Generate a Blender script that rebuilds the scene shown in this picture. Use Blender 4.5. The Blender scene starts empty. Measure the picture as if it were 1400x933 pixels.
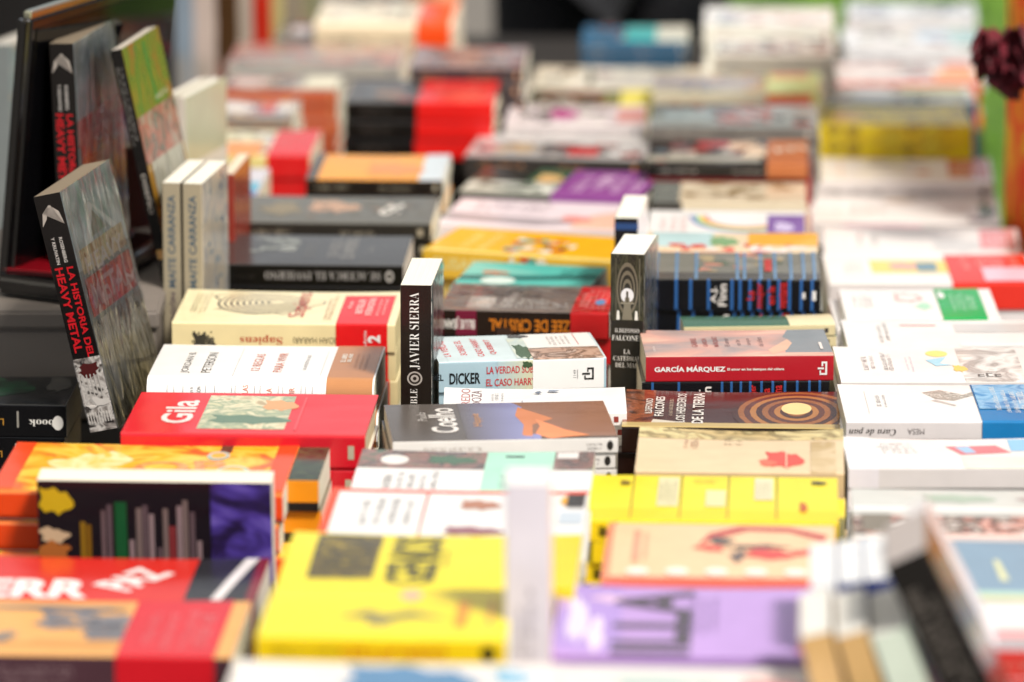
import bpy, bmesh, math, random
from mathutils import Vector, Matrix, noise
S = bpy.context.scene
COL = S.collection
R = math.radians

# ------------------------------------------------------------------ camera, light
FPX, W0, H0 = 7400.0, 1400.0, 933.0
PITCH, CAMZ, TABZ = R(12.9), 2.10, 0.75
TYAW = R(-3.0)                     # the table runs 3 degrees to the right of the view
cd = bpy.data.cameras.new('camera'); cam = bpy.data.objects.new('camera', cd); COL.objects.link(cam)
cam.location = (0, 0, CAMZ); cam.rotation_euler = (math.pi/2 - PITCH, 0, 0)
cd.sensor_width = 36; cd.lens = FPX/W0*36; cd.clip_start = 0.1; cd.clip_end = 500
cd.dof.use_dof = True; cd.dof.focus_distance = 5.33; cd.dof.aperture_fstop = 3.1
S.camera = cam
SUN_EL, SUN_AZ = R(52), R(142)      # azimuth from +Y towards +X
w = bpy.data.worlds.new('World'); S.world = w; w.use_nodes = True
nt = w.node_tree; nt.nodes.clear()
sky = nt.nodes.new('ShaderNodeTexSky'); sky.sky_type = 'NISHITA'; sky.sun_disc = False
sky.sun_elevation = SUN_EL; sky.sun_rotation = SUN_AZ; sky.air_density = 1.0; sky.dust_density = 3.0; sky.ozone_density = 1.0
hs = nt.nodes.new('ShaderNodeHueSaturation'); hs.inputs['Saturation'].default_value = 0.22   # overcast white sky
bg = nt.nodes.new('ShaderNodeBackground'); bg.inputs['Strength'].default_value = 0.10
wo = nt.nodes.new('ShaderNodeOutputWorld')
nt.links.new(sky.outputs[0], hs.inputs['Color']); nt.links.new(hs.outputs[0], bg.inputs[0]); nt.links.new(bg.outputs[0], wo.inputs[0])
sl = bpy.data.lights.new('sun', 'SUN'); sl.energy = 3.9; sl.angle = R(11); sl.color = (1, .91, .80)
so = bpy.data.objects.new('sun', sl); COL.objects.link(so)
sd = Vector((math.sin(SUN_AZ)*math.cos(SUN_EL), math.cos(SUN_AZ)*math.cos(SUN_EL), math.sin(SUN_EL)))
so.rotation_euler = sd.to_track_quat('Z', 'Y').to_euler(); so.location = (3, -3, 6)
S.view_settings.view_transform = 'Standard'; S.view_settings.look = 'None'
S.view_settings.exposure = 0.30; S.view_settings.gamma = 1

# ------------------------------------------------------------------ pixel -> world
def ray(px, py):
    a, b = px - W0/2, H0/2 - py
    return Vector((a, FPX*math.cos(PITCH) + b*math.sin(PITCH), -FPX*math.sin(PITCH) + b*math.cos(PITCH)))
def at_z(px, py, z):               # z above the table top
    r = ray(px, py); t = (TABZ + z - CAMZ)/r.z
    return Vector((0, 0, CAMZ)) + r*t
def at_y(px, py, Y):
    r = ray(px, py); return Vector((0, 0, CAMZ)) + r*(Y/r.y)
def scale_at(p):                   # pixels per metre
    d = (p - Vector((0, 0, CAMZ))).dot(Vector((0, math.cos(PITCH), -math.sin(PITCH))))
    return FPX/d

# ------------------------------------------------------------------ materials
def lin(c):
    if isinstance(c, str):
        c = c.lstrip('#'); c = [int(c[i:i+2], 16)/255 for i in (0, 2, 4)]
        c = [(x/12.92 if x <= .04045 else ((x+.055)/1.055)**2.4) for x in c]
        c = [min(x, .80) for x in c]
    return (c[0], c[1], c[2], 1)
MATS = {}
def base_mat(name):
    m = bpy.data.materials.new(name); m.use_nodes = True; n = m.node_tree
    return m, n, n.nodes['Principled BSDF']
def add_bump(n, b, scale, dist, strength=1.0, detail=2, stretch=None, prev=None):
    tc = n.nodes.new('ShaderNodeTexCoord'); mp = n.nodes.new('ShaderNodeMapping'); nz = n.nodes.new('ShaderNodeTexNoise')
    bp = n.nodes.new('ShaderNodeBump')
    if stretch: mp.inputs['Scale'].default_value = stretch
    nz.inputs['Scale'].default_value = scale; nz.inputs['Detail'].default_value = detail
    bp.inputs['Strength'].default_value = strength; bp.inputs['Distance'].default_value = dist
    n.links.new(tc.outputs['Object'], mp.inputs[0]); n.links.new(mp.outputs[0], nz.inputs[0])
    n.links.new(nz.outputs[0], bp.inputs['Height'])
    if prev: n.links.new(prev.outputs[0], bp.inputs['Normal'])
    n.links.new(bp.outputs[0], b.inputs['Normal']); return bp
def ink(c, rough=.15):             # printed laminated paper of one colour
    k = ('ink', str(c), rough)
    if k in MATS: return MATS[k]
    m, n, b = base_mat('printed_paper')
    tc = n.nodes.new('ShaderNodeTexCoord'); nz = n.nodes.new('ShaderNodeTexNoise'); nz.inputs['Scale'].default_value = 38; nz.inputs['Detail'].default_value = 4
    mx = n.nodes.new('ShaderNodeMix'); mx.data_type = 'RGBA'; col = lin(c)
    mx.inputs[6].default_value = [x*.9 for x in col[:3]] + [1]; mx.inputs[7].default_value = [min(x*1.08, .82) for x in col[:3]] + [1]
    n.links.new(tc.outputs['Object'], nz.inputs[0]); n.links.new(nz.outputs[0], mx.inputs[0]); n.links.new(mx.outputs[2], b.inputs['Base Color'])
    b.inputs['Roughness'].default_value = rough
    p = add_bump(n, b, 11, .0013, 1, 2)
    add_bump(n, b, 900, .00004, 1, 1, prev=p)
    MATS[k] = m; return m
def mott(cols, scale=30, rough=.15, dist=1.5, stretch=None):   # painted or photographic artwork
    k = ('mott', str(cols), scale, rough, dist, str(stretch))
    if k in MATS: return MATS[k]
    m, n, b = base_mat('cover_artwork')
    tc = n.nodes.new('ShaderNodeTexCoord'); mp = n.nodes.new('ShaderNodeMapping'); nz = n.nodes.new('ShaderNodeTexNoise'); cr = n.nodes.new('ShaderNodeValToRGB')
    if stretch: mp.inputs['Scale'].default_value = stretch
    nz.inputs['Scale'].default_value = scale; nz.inputs['Detail'].default_value = 5; nz.inputs['Distortion'].default_value = dist
    e = cr.color_ramp.elements
    lo, hi = .33, .67
    for i, c in enumerate(cols):
        p = lo + (hi-lo)*i/(len(cols)-1)
        if i < 2: e[i].position = p; e[i].color = lin(c)
        else: x = e.new(p); x.color = lin(c)
    n.links.new(tc.outputs['Object'], mp.inputs[0]); n.links.new(mp.outputs[0], nz.inputs[0]); n.links.new(nz.outputs[0], cr.inputs[0]); n.links.new(cr.outputs[0], b.inputs['Base Color'])
    b.inputs['Roughness'].default_value = rough
    add_bump(n, b, 14, .0016, 1, 1)
    MATS[k] = m; return m
def grad(c0, c1, a, bb, axis='x', rough=.15):      # printed colour blend along the cover, metres
    k = ('grad', c0, c1, a, bb, axis)
    if k in MATS: return MATS[k]
    m, n, b = base_mat('cover_blend')
    tc = n.nodes.new('ShaderNodeTexCoord'); sp = n.nodes.new('ShaderNodeSeparateXYZ'); mr = n.nodes.new('ShaderNodeMapRange'); mx = n.nodes.new('ShaderNodeMix'); mx.data_type = 'RGBA'
    mr.inputs[1].default_value = a; mr.inputs[2].default_value = bb
    mx.inputs[6].default_value = lin(c0); mx.inputs[7].default_value = lin(c1)
    n.links.new(tc.outputs['Object'], sp.inputs[0]); n.links.new(sp.outputs['XYZ'.index(axis.upper())], mr.inputs[0]); n.links.new(mr.outputs[0], mx.inputs[0]); n.links.new(mx.outputs[2], b.inputs['Base Color'])
    b.inputs['Roughness'].default_value = rough; add_bump(n, b, 14, .0016, 1, 1)
    MATS[k] = m; return m
def pages(c='#efe6d2'):
    k = ('pages', c)
    if k in MATS: return MATS[k]
    m, n, b = base_mat('page_edges'); col = lin(c)
    tc = n.nodes.new('ShaderNodeTexCoord'); mp = n.nodes.new('ShaderNodeMapping'); mp.inputs['Scale'].default_value = (6, 6, 1500)
    nz = n.nodes.new('ShaderNodeTexNoise'); nz.inputs['Scale'].default_value = 1; nz.inputs['Detail'].default_value = 3
    mx = n.nodes.new('ShaderNodeMix'); mx.data_type = 'RGBA'
    mx.inputs[6].default_value = [x*.72 for x in col[:3]] + [1]; mx.inputs[7].default_value = col
    bp = n.nodes.new('ShaderNodeBump'); bp.inputs['Distance'].default_value = .0005
    n.links.new(tc.outputs['Object'], mp.inputs[0]); n.links.new(mp.outputs[0], nz.inputs[0]); n.links.new(nz.outputs[0], mx.inputs[0]); n.links.new(mx.outputs[2], b.inputs['Base Color'])
    n.links.new(nz.outputs[0], bp.inputs['Height']); n.links.new(bp.outputs[0], b.inputs['Normal'])
    b.inputs['Roughness'].default_value = .85; MATS[k] = m; return m
def plain(name, c, rough=.5, metal=0, bump=None, coat=0):
    k = ('plain', name, str(c))
    if k in MATS: return MATS[k]
    m, n, b = base_mat(name)
    tc = n.nodes.new('ShaderNodeTexCoord'); nz = n.nodes.new('ShaderNodeTexNoise'); nz.inputs['Scale'].default_value = 12; nz.inputs['Detail'].default_value = 5
    mx = n.nodes.new('ShaderNodeMix'); mx.data_type = 'RGBA'; col = lin(c)
    mx.inputs[6].default_value = [x*.8 for x in col[:3]] + [1]; mx.inputs[7].default_value = [min(1, x*1.15) for x in col[:3]] + [1]
    n.links.new(tc.outputs['Object'], nz.inputs[0]); n.links.new(nz.outputs[0], mx.inputs[0]); n.links.new(mx.outputs[2], b.inputs['Base Color'])
    b.inputs['Roughness'].default_value = rough; b.inputs['Metallic'].default_value = metal; b.inputs['Coat Weight'].default_value = coat
    if bump: add_bump(n, b, bump[0], bump[1])
    MATS[k] = m; return m
def wrap_mat():
    k = 'wrap'
    if k in MATS: return MATS[k]
    m = bpy.data.materials.new('clear_shrink_film'); m.use_nodes = True; n = m.node_tree; n.nodes.clear()
    o = n.nodes.new('ShaderNodeOutputMaterial'); t = n.nodes.new('ShaderNodeBsdfTransparent'); g = n.nodes.new('ShaderNodeBsdfGlossy'); g.inputs['Roughness'].default_value = .06
    f = n.nodes.new('ShaderNodeFresnel'); f.inputs[0].default_value = 1.5; mx = n.nodes.new('ShaderNodeMixShader')
    tc = n.nodes.new('ShaderNodeTexCoord'); mp = n.nodes.new('ShaderNodeMapping'); mp.inputs['Scale'].default_value = (8, 34, 34)
    nz = n.nodes.new('ShaderNodeTexNoise'); nz.inputs['Scale'].default_value = 1; nz.inputs['Detail'].default_value = 4; nz.inputs['Distortion'].default_value = 1.5
    bp = n.nodes.new('ShaderNodeBump'); bp.inputs['Distance'].default_value = .004
    n.links.new(tc.outputs['Object'], mp.inputs[0]); n.links.new(mp.outputs[0], nz.inputs[0]); n.links.new(nz.outputs[0], bp.inputs['Height'])
    n.links.new(bp.outputs[0], g.inputs['Normal']); n.links.new(bp.outputs[0], f.inputs['Normal'])
    n.links.new(f.outputs[0], mx.inputs[0]); n.links.new(t.outputs[0], mx.inputs[1]); n.links.new(g.outputs[0], mx.inputs[2]); n.links.new(mx.outputs[0], o.inputs[0])
    MATS[k] = m; return m

# ------------------------------------------------------------------ object helpers
def empty(name, loc, rot=(0, 0, 0)):
    o = bpy.data.objects.new(name, None); COL.objects.link(o); o.location = loc; o.rotation_euler = rot
    o.empty_display_size = .05; return o
def tag(o, label=None, cat=None, group=None, kind=None):
    if label: o['label'] = label
    if cat: o['category'] = cat
    if group: o['group'] = group
    if kind: o['kind'] = kind
    return o
class MB:
    def __init__(s): s.v = []; s.f = []; s.m = []; s.mats = []
    def mi(s, m):
        if m not in s.mats: s.mats.append(m)
        return s.mats.index(m)
    def add(s, vs, fs, m):
        o = len(s.v); s.v += [tuple(v) for v in vs]; i = s.mi(m)
        for f in fs: s.f.append([o+k for k in f]); s.m.append(i)
    def box(s, x0, y0, z0, x1, y1, z1, m):
        s.add([(x0,y0,z0),(x1,y0,z0),(x1,y1,z0),(x0,y1,z0),(x0,y0,z1),(x1,y0,z1),(x1,y1,z1),(x0,y1,z1)],
              [(0,3,2,1),(4,5,6,7),(0,1,5,4),(1,2,6,5),(2,3,7,6),(3,0,4,7)], m)
    def build(s, name, parent=None, smooth=False):
        me = bpy.data.meshes.new(name); me.from_pydata(s.v, [], s.f)
        for m in s.mats: me.materials.append(m)
        me.polygons.foreach_set('material_index', s.m)
        if smooth: me.polygons.foreach_set('use_smooth', [True]*len(s.f))
        me.update(); o = bpy.data.objects.new(name, me); COL.objects.link(o)
        if parent: o.parent = parent
        return o
def copy_tree(o, parent=None):
    c = o.copy(); COL.objects.link(c)
    if parent: c.parent = parent
    for ch in o.children: copy_tree(ch, c)
    return c

# ------------------------------------------------------------------ lettering
def serif(t):                      # bold serif letters of the built-in font's maths block
    o = ''
    for ch in t:
        if 'A' <= ch <= 'Z': o += chr(0x1D400 + ord(ch) - 65)
        elif 'a' <= ch <= 'z': o += chr(0x1D41A + ord(ch) - 97)
        elif '0' <= ch <= '9': o += chr(0x1D7CE + ord(ch) - 48)
        else: o += ch
    return o
def ital(t):
    o = ''
    for ch in t:
        if 'A' <= ch <= 'Z': o += chr(0x1D468 + ord(ch) - 65)
        elif 'a' <= ch <= 'z': o += chr(0x1D482 + ord(ch) - 97)
        else: o += ch
    return o
TXT = {}
def text_mesh(body, bold=0.0):
    k = (body, bold)
    if k in TXT: return TXT[k]
    c = bpy.data.curves.new('lettering', 'FONT'); c.body = body; c.size = 1; c.resolution_u = 3; c.offset = bold
    o = bpy.data.objects.new('lettering', c); COL.objects.link(o)
    me = bpy.data.meshes.new_from_object(o)
    vs = [v.co.copy() for v in me.vertices]; fs = [list(p.vertices) for p in me.polygons]
    bpy.data.objects.remove(o); bpy.data.curves.remove(c); bpy.data.meshes.remove(me)
    if vs:
        x0 = min(v.x for v in vs); x1 = max(v.x for v in vs); y0 = min(v.y for v in vs); y1 = max(v.y for v in vs)
        vs = [((v.x-x0)/max(1e-6, x1-x0)-.5, (v.y-y0)/max(1e-6, y1-y0)-.5) for v in vs]
        TXT[k] = (vs, fs, (x1-x0)/max(1e-6, y1-y0))
    else: TXT[k] = ([], [], 1)
    return TXT[k]

# ------------------------------------------------------------------ the book builder
# local frame: x along the spine, spine on the plane y=0, front cover up (+z).
class Shape:
    def __init__(s, L, D, T, r=.0016, bow=0, seed=0):
        s.L, s.D, s.T, s.r, s.bow = L, D, T, min(r, T*.48), bow
        rd = random.Random(seed); s.a = rd.uniform(.3, 1); s.b = rd.uniform(0, 1); s.c = rd.uniform(-.5, .5)
    def warp(s, x, y, z):
        if not s.bow: return z
        u, v = x/s.L, max(0, y/s.D)
        k = s.bow*(s.a*math.sin(math.pi*v)**1.0*.6 + s.b*v*v*(u-.5)**2*4 + .25*s.c*math.sin(5*u+3*v)*v)
        return z*(1 + k/s.T)
    def pt(s, x, q, off):          # q: arc position, 0..T spine from bottom, T..T+D top cover
        T, r = s.T, s.r
        if q <= T - r or r < 1e-6 and q <= T:
            y, z, ny, nz = 0, max(q, 0), -1, 0
            if q < r: a = (1-q/r)*math.pi/2; y, z, ny, nz = r-r*math.cos(a), r-r*math.sin(a), -math.cos(a), -math.sin(a)
        elif q >= T + r: y, z, ny, nz = q-T, T, 0, 1
        else:
            a = (q-(T-r))/(2*r)*math.pi/2; y, z, ny, nz = r-r*math.cos(a), T-r+r*math.sin(a), -math.cos(a), math.sin(a)
        y += ny*off; z += nz*off
        return (x, y, s.warp(x, y, z))
    def ptb(s, x, y, off): return (x, y, -off)
def sheet(mb, sh, x0, q0, x1, q1, off, mat, org, pt=None):
    pt = pt or sh.pt
    qs = {q0, q1}
    for t in (sh.T-sh.r, sh.T+sh.r): qs.add(min(max(t, q0), q1))
    if sh.r > .004:
        for i in range(13): qs.add(min(max(sh.T-sh.r+2*sh.r*i/12, q0), q1)); 
        for i in range(5): qs.add(min(max(sh.r*i/4, q0), q1))
    else:
        for i in range(1, 3): qs.add(min(max(sh.T-sh.r+2*sh.r*i/3, q0), q1))
        for i in range(1, 4): qs.add(min(max(sh.r*i/3, q0), q1))
    for i in range(9): qs.add(min(max(sh.T+sh.D*i/8, q0), q1))
    qs = sorted(qs); n = max(1, math.ceil((x1-x0)/sh.L*8))
    xs = [x0+(x1-x0)*i/n for i in range(n+1)]
    vs = []; fs = []
    for q in qs:
        for x in xs:
            p = pt(x, q, off); vs.append((p[0]-org[0], p[1]-org[1], p[2]-org[2]))
    m = len(xs)
    for j in range(len(qs)-1):
        for i in range(m-1): fs.append((j*m+i, j*m+i+1, (j+1)*m+i+1, (j+1)*m+i))
    mb.add(vs, fs, mat)
def resolve(c):
    if isinstance(c, bpy.types.Material): return c
    return ink(c)
def prints(mb, sh, items, face, org, lvl=0):
    """items in face coordinates 0..1; face 'top' or 'spine' """
    L, D, T = sh.L, sh.D, sh.T
    H = D if face == 'top' else T
    q_of = (lambda v: T + v*D) if face == 'top' else (lambda v: v*T)
    off = .00018 + lvl*.0011
    rd = random.Random(7)
    def poly(pts, mat):
        pts = [(min(max(u, 0), 1), min(max(v, 0), 1)) for u, v in pts]
        w_ = max(p[0] for p in pts)-min(p[0] for p in pts); h_ = max(p[1] for p in pts)-min(p[1] for p in pts)
        if (w_ > .13 or h_ > .2) and sh.bow:
            bm = bmesh.new(); vs_ = [bm.verts.new((u, v, 0)) for u, v in pts]
            try: bm.faces.new(vs_)
            except ValueError: bm.free(); return
            for ax in (0, 1):
                for q in range(1, 8):
                    co = [0, 0, 0]; no = [0, 0, 0]; co[ax] = q/8; no[ax] = 1
                    bmesh.ops.bisect_plane(bm, geom=bm.verts[:]+bm.edges[:]+bm.faces[:], plane_co=co, plane_no=no, dist=1e-6)
            bmesh.ops.triangulate(bm, faces=[f for f in bm.faces if len(f.verts) > 4])
            bm.verts.index_update(); pv = [(v.co.x, v.co.y) for v in bm.verts]; fs = [[v.index for v in f.verts] for f in bm.faces]; bm.free()
        else: pv = pts; fs = [tuple(range(len(pts)))]
        vs = [sh.pt(u*L, q_of(v), off) for u, v in pv]
        mb.add([(p[0]-org[0], p[1]-org[1], p[2]-org[2]) for p in vs], fs, mat)
    for it in items:
        k = it[0]; off += .00007
        if k == 'r':
            _, u0, v0, u1, v1, c = it; sheet(mb, sh, u0*L, q_of(v0), u1*L, q_of(v1), off, resolve(c), org)
        elif k == 'e':
            _, cu, cv, ru, rv, c = it; poly([(cu+ru*math.cos(a*math.pi/12), cv+rv*math.sin(a*math.pi/12)) for a in range(24)], resolve(c))
        elif k == 'p': poly(it[1], resolve(it[2]))
        elif k == 'blob':
            _, cu, cv, ru, rv, c, sd_ = it; rr = random.Random(sd_); ph = [rr.uniform(0, 6) for _ in range(4)]
            poly([(cu+ru*math.cos(a*math.pi/14)*(1+.22*math.sin(3*a*math.pi/14+ph[0])+.14*math.sin(5*a*math.pi/14+ph[1])),
                   cv+rv*math.sin(a*math.pi/14)*(1+.22*math.sin(2*a*math.pi/14+ph[2])+.14*math.sin(7*a*math.pi/14+ph[3]))) for a in range(28)], resolve(c))
        elif k == 'spots':         # many small irregular patches
            _, u0, v0, u1, v1, n, sz, cols, sd_ = it; rr = random.Random(sd_)
            for i in range(n):
                cu, cv = rr.uniform(u0, u1), rr.uniform(v0, v1); a_ = sz*rr.uniform(.4, 1.4)/L; b_ = sz*rr.uniform(.4, 1.4)/H
                na = 7; ph = rr.uniform(0, 6)
                poly([(min(max(cu+a_*math.cos(ph+j*6.283/na)*rr.uniform(.6, 1.2), u0), u1), min(max(cv+b_*math.sin(ph+j*6.283/na)*rr.uniform(.6, 1.2), v0), v1)) for j in range(na)], resolve(rr.choice(cols)))
                off += .000004
        elif k == 'g':             # text too small to read: rows of letter-like strokes; dir 0 along u, 1 along v
            _, u0, v0, u1, v1, rows, d, c = it; rr = random.Random(rows*31+int(u0*100)+int(v1*77)); m = resolve(c)
            W_, H_ = ((u1-u0)*L, (v1-v0)*H) if d == 0 else ((v1-v0)*H, (u1-u0)*L)     # run length, block height
            def st(a0, b0_, a1, b1):     # a along the run, b up the letters, metres
                if d == 0: poly([(u0+a0/L, v0+b0_/H), (u0+a1/L, v0+b0_/H), (u0+a1/L, v0+b1/H), (u0+a0/L, v0+b1/H)], m)
                else: poly([(u1-b0_/L, v0+a0/H), (u1-b0_/L, v0+a1/H), (u1-b1/L, v0+a1/H), (u1-b1/L, v0+a0/H)], m)
            for i in range(rows):
                big = rr.choice((.45, .55, .75)); hh = H_/rows*big; base = H_*(i+.12)/rows; lw = max(hh*.62, W_/44); a = rr.uniform(0, .12)*W_; end = W_*(1-rr.uniform(0, .22)); s_ = lw*.26
                wl = rr.randint(2, 8)
                while a + lw < end:
                    h2 = hh*rr.choice((1, 1, .7)); t_ = rr.random()
                    if t_ < .75: st(a, base, a+s_, base+h2)
                    if t_ > .45: st(a+s_, base+h2-s_*.8, a+lw*.8, base+h2)
                    if .2 < t_ < .7: st(a+s_, base, a+lw*.8, base+s_*.8)
                    if t_ < .3 or t_ > .8: st(a+lw*.62, base, a+lw*.8, base+h2)
                    a += lw; wl -= 1
                    if wl <= 0: a += lw*.7; wl = rr.randint(2, 8)
        elif k == 't':             # ('t', body, u, v, cap height mm, width mm or 0, rot, colour[, bold])
            _, body, cu, cv, h, wd, rot, c = it[:8]; bold = it[8] if len(it) > 8 else 0
            vs, fs, asp = text_mesh(body, bold); h /= 1000; wd = wd/1000 if wd else h*asp
            ca, sa = math.cos(R(rot)), math.sin(R(rot)); out = []
            for x, y in vs:
                x *= wd; y *= h; a = x*ca-y*sa; b = x*sa+y*ca
                p = sh.pt(cu*L+a, q_of(cv)+b, off); out.append((p[0]-org[0], p[1]-org[1], p[2]-org[2]))
            mb.add(out, fs, resolve(c))
def make_book(name, L, D, T, cover='#ffffff', spine=None, back=None, top=(), sp=(), bands=(), hard=False, page='#efe6d2',
              r=None, bow=0, standing=False, wrap=False, seed=0, flip=False):
    """returns an Empty 'name' with children cover, page_block, lettering, paper_band (> lettering)"""
    r = r if r is not None else (.003 if hard else .0014)
    sh = Shape(L, D, T, r, bow, seed); th = .0026 if hard else .0005; ov = .003 if hard else .0002
    org = (L, D/2, T/2) if standing else (L/2, D/2, 0)
    root = empty(name, (0, 0, 0))
    cm, smt, bm = resolve(cover), resolve(spine or cover), resolve(back or spine or cover)
    mb = MB()
    sheet(mb, sh, 0, T-sh.r*.2, L, T+D, 0, cm, org)
    sheet(mb, sh, 0, 0, L, T-sh.r*.2, 0, smt, org)
    # underside, inner faces and rims
    inn = resolve('#d9d4c8'); b0 = lambda x, y, z: (x-org[0], y-org[1], z-org[2])
    mb.add([b0(0, sh.r, 0), b0(0, D, 0), b0(L, D, 0), b0(L, sh.r, 0)], [(0, 1, 2, 3)], bm)
    shi = lambda x, q, off: sh.pt(x, q, off)
    n = 8
    vs = []; fs = []
    for i in range(n+1):
        x = L*i/n
        for y, z in ((D, T), (D, T-th)): vs.append(b0(x, y, sh.warp(x, y, z)))
    for i in range(n): fs.append((2*i, 2*i+1, 2*i+3, 2*i+2))
    mb.add(vs, fs, cm)
    for x, sgn in ((0, 1), (L, -1)):
        vs = []; fs = []; qs = [0, T*.5, T-sh.r]+[T-sh.r+2*sh.r*j/6 for j in range(1, 7)]+[T+D*j/8 for j in range(1, 9)]
        for q in qs: vs.append(b0(*sh.pt(x, q, 0))); vs.append(b0(*sh.pt(x, q, -th)))
        for i in range(len(qs)-1): fs.append((2*i, 2*i+1, 2*i+3, 2*i+2))
        mb.add(vs, fs, cm)
        mb.add([b0(x, 0, 0), b0(x, D, 0), b0(x, D, th), b0(x, 0, th)], [(0, 1, 2, 3)], bm)
    vs = [b0(0, D, 0), b0(L, D, 0), b0(L, D, th), b0(0, D, th)]; mb.add(vs, [(0, 1, 2, 3)], bm)
    if hard:
        vs = []; fs = []
        for j in range(9):
            for i in range(9):
                x, y = L*i/8, th+(D-th)*j/8; vs.append(b0(x, y, sh.warp(x, y, T-th)))
        for j in range(8):
            for i in range(8): fs.append((j*9+i, j*9+i+1, (j+1)*9+i+1, (j+1)*9+i))
        mb.add(vs, fs, inn); mb.add([b0(0, th, th), b0(L, th, th), b0(L, D, th), b0(0, D, th)], [(0, 1, 2, 3)], inn)
    mb.build('cover', root, smooth=False)
    pb = MB(); pm = pages(page); vs = []; n = 8
    y0, y1, z0, z1 = th*1.2+sh.r*.35, D-ov*(1 if not hard else 1.6), th*1.02, T-th*1.02
    for i in range(n+1):
        for zz in (z0, z1):
            for j in range(n+1):
                x = ov+(L-2*ov)*i/n; y = y0+(y1-y0)*j/n; yy = y
                z = min(max(zz, z0), z1)
                if zz == z1 and sh.r > .004 and y < sh.r:        # follow a rounded spine
                    a = math.acos(min(1, max(0, (sh.r-y)/sh.r))); z = sh.T-sh.r+sh.r*math.sin(a)-th*1.5
                vs.append(b0(x, yy, sh.warp(x, yy, z) if zz == z1 else z))
    m = n+1; idx = lambda i, k, j: (i*2+k)*m+j; fs = []
    for i in range(n):
        for j in range(n):
            fs.append((idx(i, 1, j), idx(i+1, 1, j), idx(i+1, 1, j+1), idx(i, 1, j+1)))
            if i == 0: fs.append((idx(0, 0, j), idx(0, 1, j), idx(0, 1, j+1), idx(0, 0, j+1))); fs.append((idx(n, 0, j), idx(n, 0, j+1), idx(n, 1, j+1), idx(n, 1, j)))
        fs.append((idx(i, 0, n), idx(i, 1, n), idx(i+1, 1, n), idx(i+1, 0, n))); fs.append((idx(i, 0, 0), idx(i+1, 0, 0), idx(i+1, 1, 0), idx(i, 1, 0)))
    pb.add(vs, fs, pm); pb.build('page_block', root)
    if top or sp:
        lm = MB(); prints(lm, sh, top, 'top', org)
        if lm.f: lm.build('cover_print', root)
        lm = MB(); prints(lm, sh, sp, 'spine', org)
        if lm.f: lm.build('spine_print', root)
    for bd in bands:
        u0, u1, c = bd[0], bd[1], bd[2]; bmb = MB(); mt = resolve(c)
        for o_ in (.0007,): sheet(bmb, sh, u0*L, 0, u1*L, T+D*(bd[5] if len(bd) > 5 else 1), o_, mt, org)
        bmb.add([b0(u0*L, 0, -.0004), b0(u1*L, 0, -.0004), b0(u1*L, D, -.0004), b0(u0*L, D, -.0004)], [(0, 1, 2, 3)], mt)
        b = bmb.build('paper_band', root)
        if len(bd) > 3:
            lm = MB(); sc = lambda it, : it
            prints(lm, sh, bd[3], 'top', org, 1)
            if len(bd) > 4: prints(lm, sh, bd[4], 'spine', org, 1)
            if lm.f: lm.build('lettering', b)
    if wrap:
        wm = MB(); e = .0016; m_ = wrap_mat(); nx, ny = 24, 12
        def face(f, na, nb):
            vs = []; fs = []
            for i in range(na+1):
                for j in range(nb+1): vs.append(f(i/na, j/nb))
            for i in range(na):
                for j in range(nb): fs.append((i*(nb+1)+j, (i+1)*(nb+1)+j, (i+1)*(nb+1)+j+1, i*(nb+1)+j+1))
            wm.add(vs, fs, m_)
        j_ = lambda x, y: .0009*noise.noise(Vector((x*30, y*60, seed)))
        face(lambda a, b_: b0(-e+(L+2*e)*a, -e+(D+2*e)*b_, T+e+j_(a, b_)), nx, ny)
        if wrap == 2: face(lambda a, b_: b0(-e+(L+2*e)*a, -e, -e+(T+2*e)*b_), nx, 2)
        if wrap == 2: face(lambda a, b_: b0(-e, -e+(D+2*e)*a, -e+(T+2*e)*b_), ny, 2)
        wm.build('plastic_wrap', root, smooth=True)
    return root

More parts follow.
